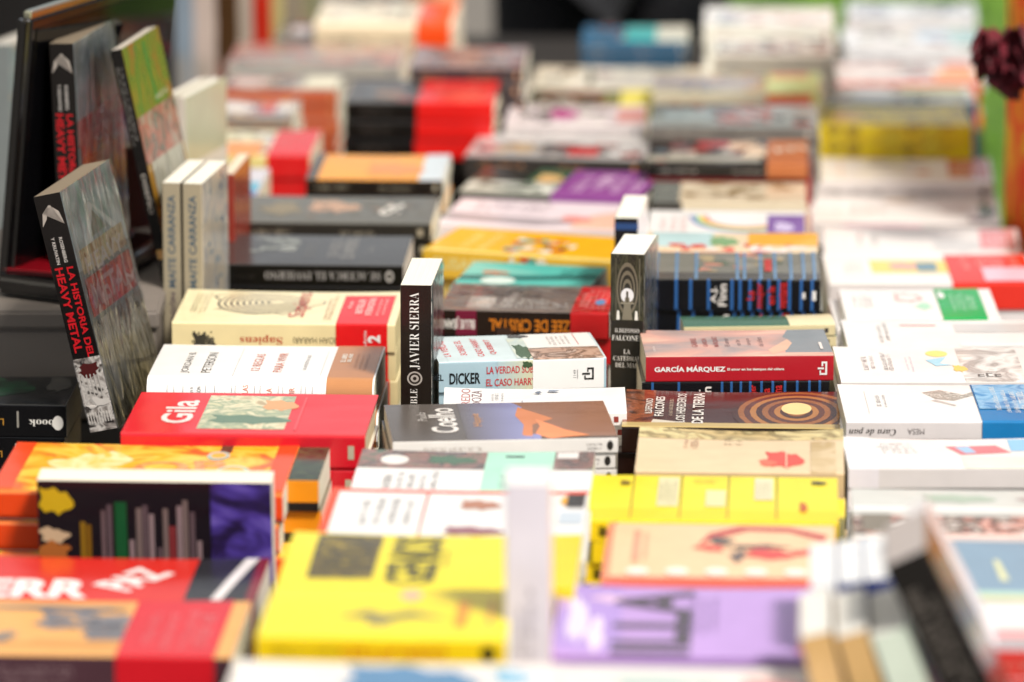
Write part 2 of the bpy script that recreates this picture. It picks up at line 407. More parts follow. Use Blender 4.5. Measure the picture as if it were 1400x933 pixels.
ORD = ['topmost', 'second', 'third', 'fourth', 'fifth', 'sixth', 'seventh', 'eighth', 'ninth', 'tenth', 'eleventh', 'twelfth', 'thirteenth', 'fourteenth']
def yaw_dir(yaw): return Vector((math.cos(yaw), math.sin(yaw), 0)), Vector((-math.sin(yaw), math.cos(yaw), 0))
def place_flat(o, p, z, L, D, yaw):      # p = front left corner in the world
    ux, uy = yaw_dir(yaw); c = p + ux*L/2 + uy*D/2
    o.location = (c.x, c.y, TABZ+z); o.rotation_euler = (0, 0, yaw)
LOG = []; ZUP = {'C': .045, 'D': .04, 'E': .05, 'B': .012, 'B2': .01}
def lum(c):
    c = lin(c); return .3*c[0]+.6*c[1]+.1*c[2]
def autodetail(kw, yt, seed):
    rd = random.Random(seed*7+3); cv = kw.get('cover', '#ffffff'); spn = kw.get('spine') or cv
    if isinstance(spn, str) and not kw.get('sp'):
        c = rd.choice(['#b8a8a0', '#3c3a3c', '#8c3a34', '#6a7484']) if lum(spn) > .3 else rd.choice(['#b8b0a8', '#a8a08c', '#c88a5c'])
        kw['sp'] = [('g', .06, .3, rd.uniform(.3, .45), .72, 1, 0, c), ('g', .52, .3, rd.uniform(.7, .86), .72, 1, 0, c), ('r', .93, .3, .955, .7, c)]
    if yt < 235 and isinstance(cv, str):
        pal = ['#b0483c', '#c8a05c', '#4c6c88', '#3a3634', '#d8d0c8', '#e8e4dc', '#7c8c6c', '#8c7c74'] if lum(cv) > .25 else ['#c8c0b4', '#8c6a4c', '#5c6a74', '#a8443c']
        pal = rd.sample(pal, 3) + ['#2a2624', '#1c1a1c', '#8c2a24']
        ex = [('spots', .04, .06, .96, .94, 30, .013, [cv]+pal, seed), ('r', rd.uniform(.05, .2), .15, rd.uniform(.28, .4), .5, mott([cv, pal[0], cv], 30)), ('g', rd.uniform(.4, .5), .1, rd.uniform(.6, .75), .9, 3, 1, pal[1])]
        kw['top'] = ex + list(kw.get('top', ()))
HID = MB()
def hidden_box(p, z, L, D, T, yaw, col):   # lowest, unseen books of the stacks: covers and page block, joined in one object
    ux, uy = yaw_dir(yaw); m = resolve(col); pg = pages()
    for (a0, b0_, z0, a1, b1, z1, mt) in ((0, 0, .0002, L, D, .0012, m), (0, 0, T-.0012, L, D, T-.0002, m), (0, 0, .0012, L, .001, T-.0012, m), (.0005, .001, .0012, L-.0005, D-.0005, T-.0012, pg)):
        v = [p + ux*a + uy*b_ for a, b_ in ((a0, b0_), (a1, b0_), (a1, b1), (a0, b1))]
        HID.add([(q.x, q.y, TABZ+z+z0) for q in v]+[(q.x, q.y, TABZ+z+z1) for q in v], [(0,3,2,1),(4,5,6,7),(0,1,5,4),(1,2,6,5),(2,3,7,6),(3,0,4,7)], mt)
def column(specs, cname):
    back = 0
    for s in specs:
        (x0, x1, yt, D, T, lab, short) = s['g']
        kw = dict(s.get('k', {})); pref = s.get('z', .12) + ZUP.get(cname, 0); und = s.get('under')     # under: (T, make kwargs, label, short)
        Tu = und[0] if und else T
        best = None
        for k in range(0 if und else 1, 16):
            z = (T + k*Tu) if und else k*T
            if z > .24: break
            p = at_z(x0, yt, z)
            if p.y < back + .004: continue
            if best is None or abs(z-pref) < abs(best[0]-pref): best = (z, k, p)
        if best is None:
            z = T; p = at_z(x0, yt, z); LOG.append('CLASH %s %s Y %.3f back %.3f' % (cname, short, p.y, back)); p.y = back+.004; best = (z, 1 if not und else 0, p)
        z, k, p = best
        if 'y1' in s:
            q = at_z(x1, s['y1'], z); L = (Vector((q.x, q.y))-Vector((p.x, p.y))).length; yaw = math.atan2(q.y-p.y, q.x-p.x)
        else: L = (x1-x0)/scale_at(p); yaw = TYAW
        back = p.y + D*math.cos(yaw) + (L*math.sin(yaw) if yaw > 0 else 0)
        LOG.append('%s %-28s z %.3f n %d Y %.3f-%.3f L %.3f' % (cname, short, z, k, p.y, back, L))
        n_tot = k+1 if und else k
        multi = n_tot > 1
        autodetail(kw, yt, len(LOG))
        kw.setdefault('bow', .0022 if not kw.get('hard') else 0)
        b = make_book('book', L, D, T, seed=hash(short) % 1 + len(LOG), **kw)
        place_flat(b, p, z-T, L, D, yaw)
        same = (not und) and multi
        tag(b, lab + (', topmost copy of its stack' if same else ''), 'book')
        if same: b['group'] = 'stacked copies of the ' + short
        rd = random.Random(len(LOG)*17)
        if und:
            src = make_book('book', L*und[4] if len(und) > 4 else L, D, Tu, seed=3, **und[1]); cnt = k; zb = z-T; lb, sh_ = und[2], und[3]
        elif multi:
            kw2 = dict(kw); kw2['bow'] = 0; kw2['top'] = (); src = make_book('book', L, D, T, seed=3, **kw2); cnt = k-1; zb = z-T; lb, sh_ = lab, short
        else: continue
        if cnt == 0:
            for c in list(src.children): bpy.data.objects.remove(c)
            bpy.data.objects.remove(src); continue
        vis = s.get('vis', 2)
        for i in range(cnt):
            if i >= vis:
                hidden_box(p+Vector((rd.uniform(-.004, .004), .003, 0)), zb-Tu*(i+1), L if not und else L*(und[4] if len(und) > 4 else 1), D, Tu, yaw, (und[1] if und else kw).get('spine') or (und[1] if und else kw).get('cover', '#ffffff'))
                continue
            c = src if i == 0 else copy_tree(src)
            j = s.get('jit', .004)
            dx, dy = rd.uniform(-j, j), rd.uniform(-.002, .003)+.002
            place_flat(c, p+Vector((dx, dy, 0)), zb-Tu*(i+1), L, D, yaw+rd.uniform(-.008, .008))
            pos = ORD[i+1] if same else ORD[i]
            if same: tag(c, '%s copy down in the stack of the %s' % (pos, short), 'book', 'stacked copies of the ' + short)
            else: tag(c, '%s copy of the %s under the %s' % ('topmost' if i == 0 else pos, sh_, short), 'book', 'copies of the %s under the %s' % (sh_, short))

def B(x0, x1, yt, D, T, lab, short, **k):
    s = {'g': (x0, x1, yt, D, T, lab, short)}
    for key in ('z', 'under', 'y1', 'jit', 'vis'):
        if key in k: s[key] = k.pop(key)
    s['k'] = k; return s
WH = '#f6f3f1'
exec_books = []
GR = '#3a3634'; RD = '#cf2a2c'; ORG = '#e8622a'
# ---- near column, bottom left
column([
 B(-150, 318, 893, .165, .034, 'tan paperback with grey elephant drawing and wide red paper band', 'tan book with the grey elephant', z=.10,
   cover='#dba25a', spine='#5a4048', page='#efe3cf',
   top=[('blob', .52, .62, .16, .2, mott(['#4b4a50', '#77767c', '#b98a4e'], 40), 3), ('blob', .62, .35, .09, .16, '#6a686d', 8), ('blob', .3, .3, .04, .1, '#77706a', 2), ('blob', .55, .2, .3, .06, '#c78f4a', 5),('blob', .45, .85, .2, .05, '#6a6a70', 6)],
   sp=[('r', 0, 0, 1, .93, '#4a3038'), ('g', .1, .2, .62, .8, 3, 0, '#8a7478')],
   bands=[(.66, .95, '#c71a26', [('g', .7, .1, .92, .9, 4, 1, '#e0767c')], [])]),
 B(-120, 348, 823, .15, .030, 'bright red paperback with large white capital letters', 'red book with large white letters', z=.10, 
   cover='#c62a22', spine='#b4201c', page='#e8e0d4',
   top=[('t', 'FERR', .30, .30, 56, 120, 0, '#f0e4e4', .04), ('t', 'PAZ', .62, .52, 40, 70, 60, '#f0e4e4', .04), ('r', .79, .0, 1, 1, '#26262c'), ('p', [(.86, 0), (.89, 0), (.97, 1), (.93, 1)], '#d8d4d6'), ('r', .97, 0, 1, 1, '#7a2430')]),
 B(-12, 388, 668, .17, .030, 'fat orange and yellow paperback with a glossy patterned cover', 'fat orange paperback', z=.12, jit=.008, r=.006,
   cover=mott(['#e87a28', '#f0a81c', '#f4c04c', '#f0a028', '#e4602c'], 16), spine='#dc4416', page='#f1e8d6',
   top=[('r', 0, 0, .07, 1, '#e2491c'), ('blob', .30, .5, .12, .3, mott(['#f0b84a', '#f5dca8', '#f2c878'], 20), 2), ('t', 'OB', .62, .5, 44, 90, 8, mott(['#e8642c', '#f0a060', '#e87c48'], 30), .02), ('e', .8, .4, .06, .14, '#a8c0a8'), ('e', .8, .4, .045, .1, '#eea638'), ('e', .73, .75, .04, .1, '#a4b8ac'), ('e', .73, .75, .026, .06, '#eea638'), ('r', .93, 0, 1, 1, '#e2491c')],
   sp=[('r', 0, .86, 1, 1, '#ea7a3a')]),
], 'A')
column([
 B(285, 436, 655, .14, .030, 'small dark green paperback with orange and black spine', 'small dark green paperback beside the orange stack', z=.115,
   cover=mott(['#1c241e', '#3a4a34', '#20201e', '#586a44'], 30), spine='#e08a18', sp=[('r', 0, .0, 1, .3, '#1e1a18')], page='#ece2d0'),
], 'A2')
# ---- far left edge
column([
 B(-170, 92, 551, .12, .034, 'black paperback with dark green swirl, gold and white spine letters', 'black paperback with the green swirl', z=.08, page='#d9cdb4',
   cover='#16181a', spine='#101012', top=[('blob', .55, .6, .2, .4, mott(['#0c2016', '#1e4a34', '#14181a', '#2c5a40'], 25), 3), ('blob', .9, .7, .06, .3, '#4a4a48', 3)],
   sp=[('t', 'Legado', .6, .5, 9, 0, 180, '#c8923a'), ('t', serif('book'), .87, .45, 7, 26, 180, '#e6e2dc'), ('e', .955, .45, .028, .22, '#e6e2dc'), ('r', .74, .3, .75, .8, '#9a968e')]),
], 'A0')
# ---- second column
column([
 B(165, 500, 592, .165, .033, 'glossy red hardcover with white title and pale painted figure', 'glossy red hardcover', z=.12, hard=True, page='#cfc0a0',
   cover=ink('#d2222c', .1), spine='#c01626',
   top=[('r', .30, .12, .66, .93, mott(['#c8c4a0', '#8a9a80', '#d8d0b0', '#a89878'], 30)), ('blob', .48, .35, .16, .12, '#5f7a64', 3), ('blob', .6, .7, .07, .14, '#d29a6a', 3), ('t', 'Gila', .2, .52, 30, 92, 90, '#f3d9d6', .02), ('r', .70, .1, .71, .9, '#d8484e')],
   ),
 B(200, 512, 519, .155, .036, 'thick white paperback with rounded spine and copper band end', 'thick white paperback with the copper band end', z=.12, r=.0165, 
   cover='#f7f3f2', spine='#f7f3f2', page='#efe4cc',
   top=[('t', 'JORDAN B.', .155, .48, 9.5, 92, 90, '#3c3a3a'), ('t', 'PETERSON', .245, .48, 9.5, 88, 90, '#3c3a3a'), ('r', .37, .1, .372, .9, '#8a8886'),
        ('t', '12 REGLAS', .46, .5, 9, 74, 90, '#c66a48'), ('t', 'PARA VIVIR', .56, .5, 9, 84, 90, '#c66a48'), ('t', 'UN ANTÍDOTO AL CAOS', .675, .5, 4.5, 66, 90, '#6b5a52'), ('r', .755, .15, .757, .85, '#a8a4a2')],
   sp=[('t', 'JORDAN B.', .20, .60, 4, 20, 90, '#4a4646'), ('t', 'PETERSON', .23, .60, 4, 20, 90, '#4a4646'), ('t', '12', .335, .55, 5, 9, 90, '#c66a48'), ('t', 'REGLAS', .435, .62, 5.5, 24, 90, '#c66a48'), ('t', 'PARA', .54, .6, 5.5, 18, 90, '#c66a48'), ('t', 'VIVIR', .64, .6, 5.5, 20, 90, '#c66a48')]
      + [('r', u, .1, u+.0015, .95, '#6b6664') for u in (.09, .12, .16, .26, .30, .375, .39, .475, .50, .58, .60, .68, .70, .73)],
   bands=[(.79, .992, '#b07a50', [('t', 'EL LIBRO', .835, .62, 5, 36, 90, '#f0e6da', .02), ('t', 'DEL AÑO', .86, .62, 5, 36, 90, '#f0e6da', .02), ('g', .88, .3, .95, .8, 3, 1, '#9a6a44')], [])]),
 B(235, 541, 441, .152, .030, 'cream paperback with black fingerprint and red bestseller band', 'cream fingerprint paperback', z=.12, page='#d8cb98',
   cover='#e6dab2', spine='#e2d3a4',
   top=[('blob' if i < 2 else 'e', .36+.004*i, .60, .225 - .0125*(i//2)*1.6 - (i % 2)*.008, .36 - .0205*(i//2)*1.6 - (i % 2)*.012, '#5c5648' if i % 2 == 0 else '#e0d4ac') + ((4,) if i < 2 else ()) for i in range(20)] +
       [('t', 'Sapiens', .555, .55, 22, 112, 90, '#b8402c'), ('g', .05, .25, .13, .95, 4, 1, '#8a826a'), ('g', .66, .1, .71, .9, 2, 1, '#a8744c')],
   sp=[('t', serif('Sapiens'), .40, .42, 10, 44, 180, '#b23a22'), ('t', 'YUVAL NOAH HARARI', .70, .42, 6.5, 72, 180, '#6e6650'), ('blob', .14, .2, .05, .45, '#3c3a34', 3), ('spots', .09, .05, .19, .7, 30, .002, ['#3c3a34', '#6a6454'], 3)],
   bands=[(.735, .965, '#d8141c', [('t', 'El gran', .775, .55, 5, 30, 90, '#f2c8c4', .02), ('t', 'BESTSELLER', .82, .5, 7, 66, 90, '#f2d0cc', .01), ('t', 'INTERNACIONAL', .865, .5, 7, 80, 90, '#f2d0cc', .01), ('g', .89, .2, .94, .85, 2, 1, '#f0b8b4')],
          [('t', '2', .905, .5, 13, 8, 90, '#fff4f0', .04), ('t', 'edición', .865, .5, 3.5, 17, 90, '#fff4f0')], .86)]),
 B(298, 552, 361, .155, .024, 'charcoal paperback with pale leaves and black winter title spine', 'charcoal paperback with leaves', z=.10, page='#cfc5b8',
   cover='#3a3938', spine='#0e0d0d',
   top=[('spots', .14, .35, .40, .9, 30, .009, ['#6e726c', '#8c908a', '#4c4e4c'], 6), ('t', 'SE ACERCA', .60, .55, 12, 90, 90, '#8d8b88'), ('t', 'EL INVIERNO', .68, .55, 14, 104, 90, '#9a9894'), ('g', .44, .2, .5, .8, 2, 1, '#74726e'), ('t', 'FICCIÓN', .8, .5, 4, 30, 90, '#8a8886')],
   sp=[('t', serif('SE ACERCA EL INVIERNO'), .565, .5, 9, 126, 180, '#9a9692'), ('e', .925, .5, .022, .26, '#b0aca6'), ('e', .925, .5, .012, .14, '#1a1818'), ('g', .05, .35, .25, .65, 1, 0, '#2e2c2a')]),
 B(325, 590, 304, .15, .020, 'olive grey paperback with faded orange figures and white initials', 'olive grey paperback', z=.125,
   cover='#5a574c', spine='#2c2a26', top=[('blob', .45, .6, .13, .25, '#b08a6c', 3), ('blob', .2, .5, .1, .2, '#7a6c4c', 5), ('t', 'St', .77, .5, 26, 60, 90, '#d8d4cc', .03), ('spots', .3, .2, .95, .9, 24, .008, ['#6e6a5c', '#48463e', '#806c58'], 6)]),
 B(418, 606, 245, .15, .018, 'orange and black paperback with pale blue end', 'orange and black paperback', z=.12,
   cover='#e89a2a', spine='#1c1613', top=[('r', 0, 0, .08, 1, '#4a4036'), ('r', .82, 0, 1, 1, '#c4d0d8'), ('blob', .6, .4, .2, .3, '#d8883a', 3)]),
 B(472, 676, 139, .15, .024, 'black hardback with broad red paper sleeve on its right half', 'black book with broad red sleeve', z=.13, hard=True,
   cover='#4a4644', spine='#0e0c0c', sp=[('g', .1, .4, .36, .7, 1, 0, '#55504c')], page='#e8dcc0',
   bands=[(.48, .995, '#d21a18', [('g', .55, .3, .95, .9, 4, 0, '#e2645c')], [])]),
 B(560, 716, 92, .15, .02, 'dark grey paperback with pinkish lettering behind the red sleeves', 'dark grey paperback with pink letters', z=.14, cover='#8c7c7e', spine='#3c3436', top=[('g', .1, .2, .9, .9, 3, 0, '#8a7478')]),
 B(430, 622, 30, .16, .05, 'thick cream book with broad orange sleeve at the far end', 'cream book with orange sleeve', z=.16, page='#e8dcc8',
   cover='#dccfb8', spine='#d2c2a6', r=.012, bands=[(.72, .97, '#ee4a16')], top=[('spots', .05, .1, .6, .9, 10, .02, ['#cfc0a4', '#e8e0cc'], 2)]),
], 'B')
column([
 B(232, 352, 266, .16, .040, 'pale book with turquoise cover picture and thick page end', 'pale book with turquoise picture', z=.10, page='#ddd2ba',
   cover='#c9c6cf', spine='#b8b4ae', top=[('r', .3, .1, .98, .45, '#5aa6c0'), ('r', .3, 0, .98, .14, '#5a68a0')]),
 B(248, 425, 212, .16, .028, 'cream yellow book with broad red sleeve and page end visible', 'cream yellow book with red sleeve', z=.11, page='#e6dac0',
   cover='#dcd6b0', spine='#ded08a', bands=[(.66, .995, '#cf1c20', [('g', .7, .3, .95, .9, 4, 0, '#e06a66')], [])], top=[('r', 0, 0, .6, .5, '#d88a3a')]),
 B(290, 400, 160, .12, .022, 'grey and white paperback with small red patch', 'grey and white paperback with red patch', z=.12, cover='#9a9490', spine='#8a7c70', top=[('blob', .25, .5, .2, .3, '#d8d4d2', 3), ('r', .55, .2, .75, .8, '#b84a44'), ('blob', .85, .5, .12, .3, '#cfcac6', 3)]),
 B(300, 462, 122, .10, .02, 'pale yellow grey paperback in front of the orange edged one', 'pale yellow grey paperback', z=.14, cover='#8c857a', spine='#b85a3c', top=[('blob', .2, .5, .15, .3, '#c8a8a0', 3), ('r', .7, .1, .98, .9, '#d9d3ba')]),
 B(310, 548, 86, .15, .018, 'grey teal magazine-like book with salmon marks', 'grey teal book with salmon marks', z=.14, cover=mott(['#6a8480', '#8c8882', '#a86a60', '#4a5856'], 20), spine='#a8a49e'),
 B(375, 560, 55, .14, .02, 'steel grey book with white stripe across its cover', 'steel grey book with white stripe', z=.15, cover='#6a6e74', spine='#54585c', top=[('r', .1, .3, .98, .7, '#c8c2c8')]),
], 'B2')
# ---- third column
column([
 B(300, 760, 965, .118, .02, 'white and sea blue paperback at the very front edge', 'white and sea blue paperback', z=.13, cover='#dcd8d4', spine='#c8c4c0', top=[('blob', .52, .6, .2, .4, '#4f7ea6', 3), ('blob', .85, .7, .06, .2, '#7ab0cc', 4)]),
 B(350, 692, 871, .15, .022, 'bright yellow paperback with pink badge and grey moustache', 'yellow moustache paperback', z=.135, cover='#f4d21e', spine='#e9c514', page='#f0e8b4',
   top=[('p', [(.30, .36), (.42, .5), (.5, .42), (.6, .5), (.76, .34), (.62, .38), (.5, .3), (.4, .36)], '#6c6848'), ('blob', .47, .32, .05, .12, '#8a8250', 3), ('e', .58, .82, .045, .1, '#e8a6a0'), ('r', .78, .2, .83, .7, '#cf8a1e'), ('r', .91, .2, .93, .75, '#d99a3a')],
   sp=[('t', 'DAN LYONS', .2, .5, 8, 55, 180, '#a8901c', .02), ('t', 'DISRUPTED', .55, .5, 9, 82, 180, '#c8781a', .02), ('e', .93, .5, .03, .3, '#1a1814')]),
 B(378, 786, 800, .165, .022, 'bright yellow paperback with black panel and title GENIOS', 'yellow GENIOS paperback', z=.12, cover='#f6d42a', spine='#efcb1c', page='#f0e8c0',
   top=[('r', .09, .12, .315, .97, mott(['#6a5a20', '#3a3420', '#a08a24'], 40)), ('g', .12, .2, .3, .9, 6, 0, '#2c281c'), ('t', 'GENIOS', .44, .5, 44, 152, 90, '#2c2a20', .03), ('g', .50, .3, .56, .8, 2, 1, '#5a5020'), ('r', .90, 0, 1, 1, '#f2c418')]),
 B(432, 796, 735, .165, .018, 'white paperback with orange red border and two small portraits', 'white paperback with orange border', z=.12, cover='#f4efed', spine='#d8d4d4', page='#f2eee6',
   top=[('r', 0, .93, 1, 1, '#e0553a'), ('r', 0, 0, .035, 1, '#e0481e'), ('g', .12, .2, .34, .85, 4, 1, '#5c5856'), ('r', .375, .05, .385, .95, '#d8503c'), ('blob', .58, .68, .075, .12, '#a8745c', 3), ('blob', .57, .15, .11, .1, '#8a5a64', 3), ('r', .9, .3, .99, .55, '#bcc8d4'), ('e', .94, .78, .045, .12, '#e8a41c'), ('r', .92, .64, .99, .92, '#34302e')]),
 B(478, 806, 672, .15, .016, 'grey and white paperback with mint panel', 'paperback with the mint panel', z=.12, cover='#ece6e6', spine='#dcd8d8',
   top=[('r', 0, .55, 1, 1, mott(['#7a6e6c', '#5c5452', '#94706a', '#57685a'], 28)), ('e', .15, .76, .06, .12, '#dcdad6'), ('blob', .38, .78, .1, .12, '#4a6a54', 3), ('g', .12, .05, .36, .5, 5, 1, '#6a6664'), ('r', .54, 0, .83, 1, '#a6d8c4'), ('g', .61, .1, .72, .5, 3, 1, '#4c6a60'), ('r', .62, .85, .7, .9, '#3a4a44'), ('r', .84, .82, .93, .97, '#dcd8d6')]),
 B(537, 845, 604, .145, .0155, 'slim grey paperback with sunset desert dune cover', 'grey desert dune paperback', z=.124, jit=.009, cover='#5a5450', spine='#dcdad8', page='#ece8e0', y1=598,
   top=[('r', .33, 0, .66, 1, grad('#5a5450', '#8c90c0', -.04, .035)), ('p', [(.58, 1), (.62, .85), (.575, .6), (.61, .35), (.6, 0), (1, 0), (1, 1), (.66, 1)], '#8a6450'), ('p', [(.60, .85), (.66, .7), (.74, .5), (.64, .35), (.62, 0), (.58, .1), (.60, .35), (.575, .6)], '#c67c50'), ('p', [(.66, .5), (.78, .2), (.88, .06), (.7, 0), (.64, .12), (.67, .3)], '#dc8a5c'),
        ('t', 'Coelho', .245, .52, 26, 98, 90, '#dcd8d4', .02), ('t', 'Paulo', .155, .62, 9, 34, 90, '#b8b4b0'), ('t', 'Hippie', .40, .5, 10, 50, 90, '#c8925c')],
   sp=[('g', .12, .3, .45, .7, 1, 0, '#b0a8a4'), ('e', .965, .5, .014, .3, '#2c2a2a'), ('g', .86, .25, .94, .75, 2, 0, '#7a7676')]),
 B(606, 857, 564, .098, .014, 'white paperback with thin line drawing and red hand lettering', 'white line drawing paperback', z=.09, cover='#f0ecec', spine='#e4e0e0', y1=564,
   top=[('t', 'FREDO', .12, .55, 9, 80, 90, '#b06a68'), ('t', 'DOZA', .18, .55, 10, 64, 90, '#8a6a6c'), ('g', .25, .4, .33, .8, 3, 1, '#8a8686')] +
       [('e', .53+.1*math.cos(a), .42+.32*math.sin(a), .0028, .012, '#4a5070') for a in [i*.12 for i in range(26, 46)]] + [('blob', .6, .82, .03, .05, '#8a96a8', 3), ('blob', .52, .75, .02, .04, '#6a7688', 5)]),
 B(600, 829, 496, .112, .0315, 'pale blue pocket book with red and black spine title', 'pale blue pocket book', z=.085, y1=489, page='#e8dfc6',
   cover='#c3d3d8', spine='#9fb9c6',
   top=[('r', .06, 0, .52, 1, '#c6d6da'), ('t', 'LA VERDAD', .07, .52, 7, 74, 90, '#c85a5a', .02), ('t', 'SOBRE EL', .17, .52, 7, 66, 90, '#c85a5a', .02), ('t', 'CASO HARRY', .27, .52, 7, 80, 90, '#c85a5a', .02), ('t', 'QUEBERT', .35, .52, 7, 66, 90, '#c85a5a', .02),
        ('r', .47, .05, .63, .85, mott(['#d4d8c4', '#b8c8c8', '#dcd8b8'], 20)), ('blob', .525, .3, .05, .3, '#4a6048', 3), ('r', .57, .42, .98, .98, '#ece4e0'), ('g', .7, .5, .84, .95, 5, 1, '#9a8a86'), ('r', .88, .5, .885, .95, '#b84a4a'),
        ('r', .565, 0, .985, .40, mott(['#8a6a58', '#b89a88', '#6a5040', '#d2bcae'], 34)), ('blob', .54, .9, .06, .08, '#5a5a5a', 3)],
   sp=[('r', .35, .0, .60, 1, grad('#9fb9c6', '#c4c4a4', -.03, .01)), ('t', 'JOËL', -.02, .5, 10, 16, 0, '#1c2226', .02), ('t', 'DICKER', .155, .46, 11.5, 31, 0, '#14181c', .025), ('t', 'LA VERDAD SOBRE', .445, .70, 7.5, 54, 0, '#b83a40', .015), ('t', 'EL CASO HARRY', .43, .30, 7.5, 50, 0, '#b83a40', .015), ('blob', .525, .85, .03, .12, '#3c5238', 3),
       ('r', .56, .01, .985, .99, '#f4f4f6'), ('t', '1149', .81, .5, 3, 8, 90, '#3c3c3e'), ('r', .868, .30, .925, .36, '#1c1c1c'), ('r', .914, .36, .925, .64, '#1c1c1c'), ('r', .885, .64, .925, .70, '#1c1c1c'), ('r', .885, .56, .893, .64, '#1c1c1c'), ('r', .855, .47, .902, .53, '#1c1c1c'), ('r', .868, .36, .876, .44, '#1c1c1c'), ('r', .826, .35, .829, .65, '#8a8a8a')]),
 B(600, 834, 423, .125, .028, 'dark brown paperback with orange and white upside-down spine title', 'dark brown paperback with orange spine title', z=.07, y1=429, wrap=True,
   cover='#8a7e78', spine='#221814', page='#d8cfc0',
   top=[('t', 'BUZEE DE', .38, .42, 12, 66, 90, '#cfc6c0', .02), ('r', .15, .08, .30, .5, '#c0b8b2'), ('g', .16, .1, .78, .45, 3, 0, '#e8e2de'), ('spots', .05, .5, .8, .98, 20, .012, ['#9c908a', '#7a6e68', '#6a605c'], 3)],
   sp=[('r', .1, 0, .22, 1, '#6e1c36'), ('t', 'BLUE JEANS', .11, .5, 13, 36, 180, '#e8e4e0', .02), ('t', 'BUZEE DE CRISTAL', .57, .46, 13, 100, 180, '#d07a24', .02), ('blob', .38, .2, .05, .2, '#3a2a24', 3)],
   bands=[(.77, .99, '#cf2428', [('g', .80, .1, .96, .9, 5, 1, '#e89a94'), ('e', .92, .35, .03, .1, '#5a86b4')], [])]),
 B(615, 800, 393, .135, .016, 'turquoise paperback with white oval and orange shape', 'turquoise paperback', z=.145, y1=401, cover='#58b8ae', spine='#4aa89e', page='#e6e4de',
   top=[('p', [(0, .95), (.6, .6), (0, .45)], '#7ac4b8'), ('p', [(0, .45), (.5, .5), (1, .65), (1, .5), (.5, .35), (0, .3)], '#2e6a66'), ('e', .3, .3, .13, .13, '#cfe4dc'), ('blob', .22, .58, .1, .07, '#c87a58', 3), ('g', .7, .5, .9, .9, 4, 1, '#2e7a74')]),
 B(578, 838, 341, .13, .032, 'golden yellow paperback with small beach figures', 'golden yellow paperback', z=.12, y1=359, cover='#f0ac1e', spine='#f3b83a', page='#efe2bc',
   top=[('t', 'ELISABET', .17, .5, 12, 80, 90, '#f5d278', .02), ('t', 'BENAVENT', .27, .5, 12, 90, 90, '#f5d278', .02), ('spots', .38, .05, .72, .7, 34, .008, ['#c8382c', '#e8e0d0', '#5a9a90', '#4a4440', '#e8c8a0'], 4), ('r', 0, 0, 1, .07, '#f6cf78')],
   sp=[('t', 'ELISABET', .22, .55, 13, 72, 0, '#f6dc96', .02), ('e', .93, .5, .03, .2, '#8a9a8a'), ('spots', .42, .3, .75, .95, 26, .006, ['#c8382c', '#e8e0d0', '#5a9a90'], 5)]),
 B(596, 844, 306, .15, .024, 'lilac white paperback with grey headline and pale pink hand', 'lilac white paperback with pink hand', z=.14, y1=316, cover='#e2d4dc', spine='#d8ccd0',
   top=[('p', [(.0, .2), (.55, .05), (.95, .35), (.95, .6), (.6, .3), (0, .45)], '#a49aa0'), ('g', .1, .5, .6, .9, 3, 0, '#8a8088'), ('p', [(.72, .1), (.8, .5), (1, .75), (1, 0), (.75, 0)], '#e8b8a4'), ('blob', .72, .35, .08, .12, '#e88a80', 3)]),
 B(627, 878, 262, .155, .020, 'black and purple paperback with pale portrait', 'black and purple paperback', z=.13, y1=273, cover='#20201c', spine='#161212', page='#e2dcd4',
   top=[('r', 0, 0, .5, .42, '#b4b8ae'), ('spots', .02, .1, .5, .4, 20, .01, ['#e4e4dc', '#4a5248', '#8a9088'], 5), ('r', .3, .42, .5, 1, '#3c5a44'), ('blob', .4, .6, .07, .2, '#d8b078', 3), ('r', .5, 0, .985, 1, '#8a4a90'), ('g', .55, .15, .95, .9, 4, 1, '#e0c4e0'), ('t', 'UN', .72, .6, 20, 60, 90, '#dcc0dc')],
   sp=[('r', .5, 0, .985, 1, '#8c4a94'), ('g', .1, .3, .4, .6, 1, 0, '#3c3a38')]),
 B(635, 882, 213, .15, .020, 'silver grey paperback with a red block and white initials', 'silver grey paperback', z=.14, y1=220, cover='#a8a6a6', spine='#3a3634',
   top=[('r', .05, .6, .95, .9, '#cfcccc'), ('blob', .5, .25, .12, .2, '#6e6a6c', 3), ('r', .55, .1, .72, .45, '#b83a3e'), ('t', 'AR', .84, .3, 26, 50, 60, '#e4e2e2', .03), ('g', .08, .1, .45, .55, 3, 0, '#8a8888'), ('blob', .12, .35, .04, .12, '#c88a8a', 3)]),
 B(690, 880, 170, .13, .018, 'white paperback with magenta blot', 'white paperback with magenta blot', z=.12, cover='#ddd2d6', spine='#d4ccce', top=[('blob', .4, .5, .1, .3, '#b84a8c', 3), ('r', .8, .1, 1, .8, '#d8a09c')]),
 B(722, 905, 146, .12, .018, 'black spined paperback with pale yellow end', 'black spined paperback with yellow end', z=.12, cover='#5a5648', spine='#1c1a16', top=[('r', .55, .2, .85, .8, '#8a8a5a')], sp=[('g', .1, .2, .7, .7, 1, 0, '#7a744a')], bands=[(.68, .99, '#e8d870')]),
 B(726, 985, 124, .18, .022, 'cream paperback with teal spine', 'cream paperback with teal spine', z=.13, cover='#d9d2c0', spine='#2f8ca0', top=[('blob', .3, .5, .02, .4, '#6a604a', 3), ('blob', .48, .4, .15, .3, '#c8c2b8', 3), ('blob', .9, .3, .08, .2, '#b8b0a0', 5)]),
 B(795, 940, 56, .12, .02, 'blue and turquoise hardcover near the far end', 'blue and turquoise hardcover', z=.13, cover='#3a6c90', spine='#2c5474', top=[('r', .4, 0, .7, 1, '#4ab0b4'), ('r', .7, 0, 1, 1, '#c8d0c8')]),
], 'C')
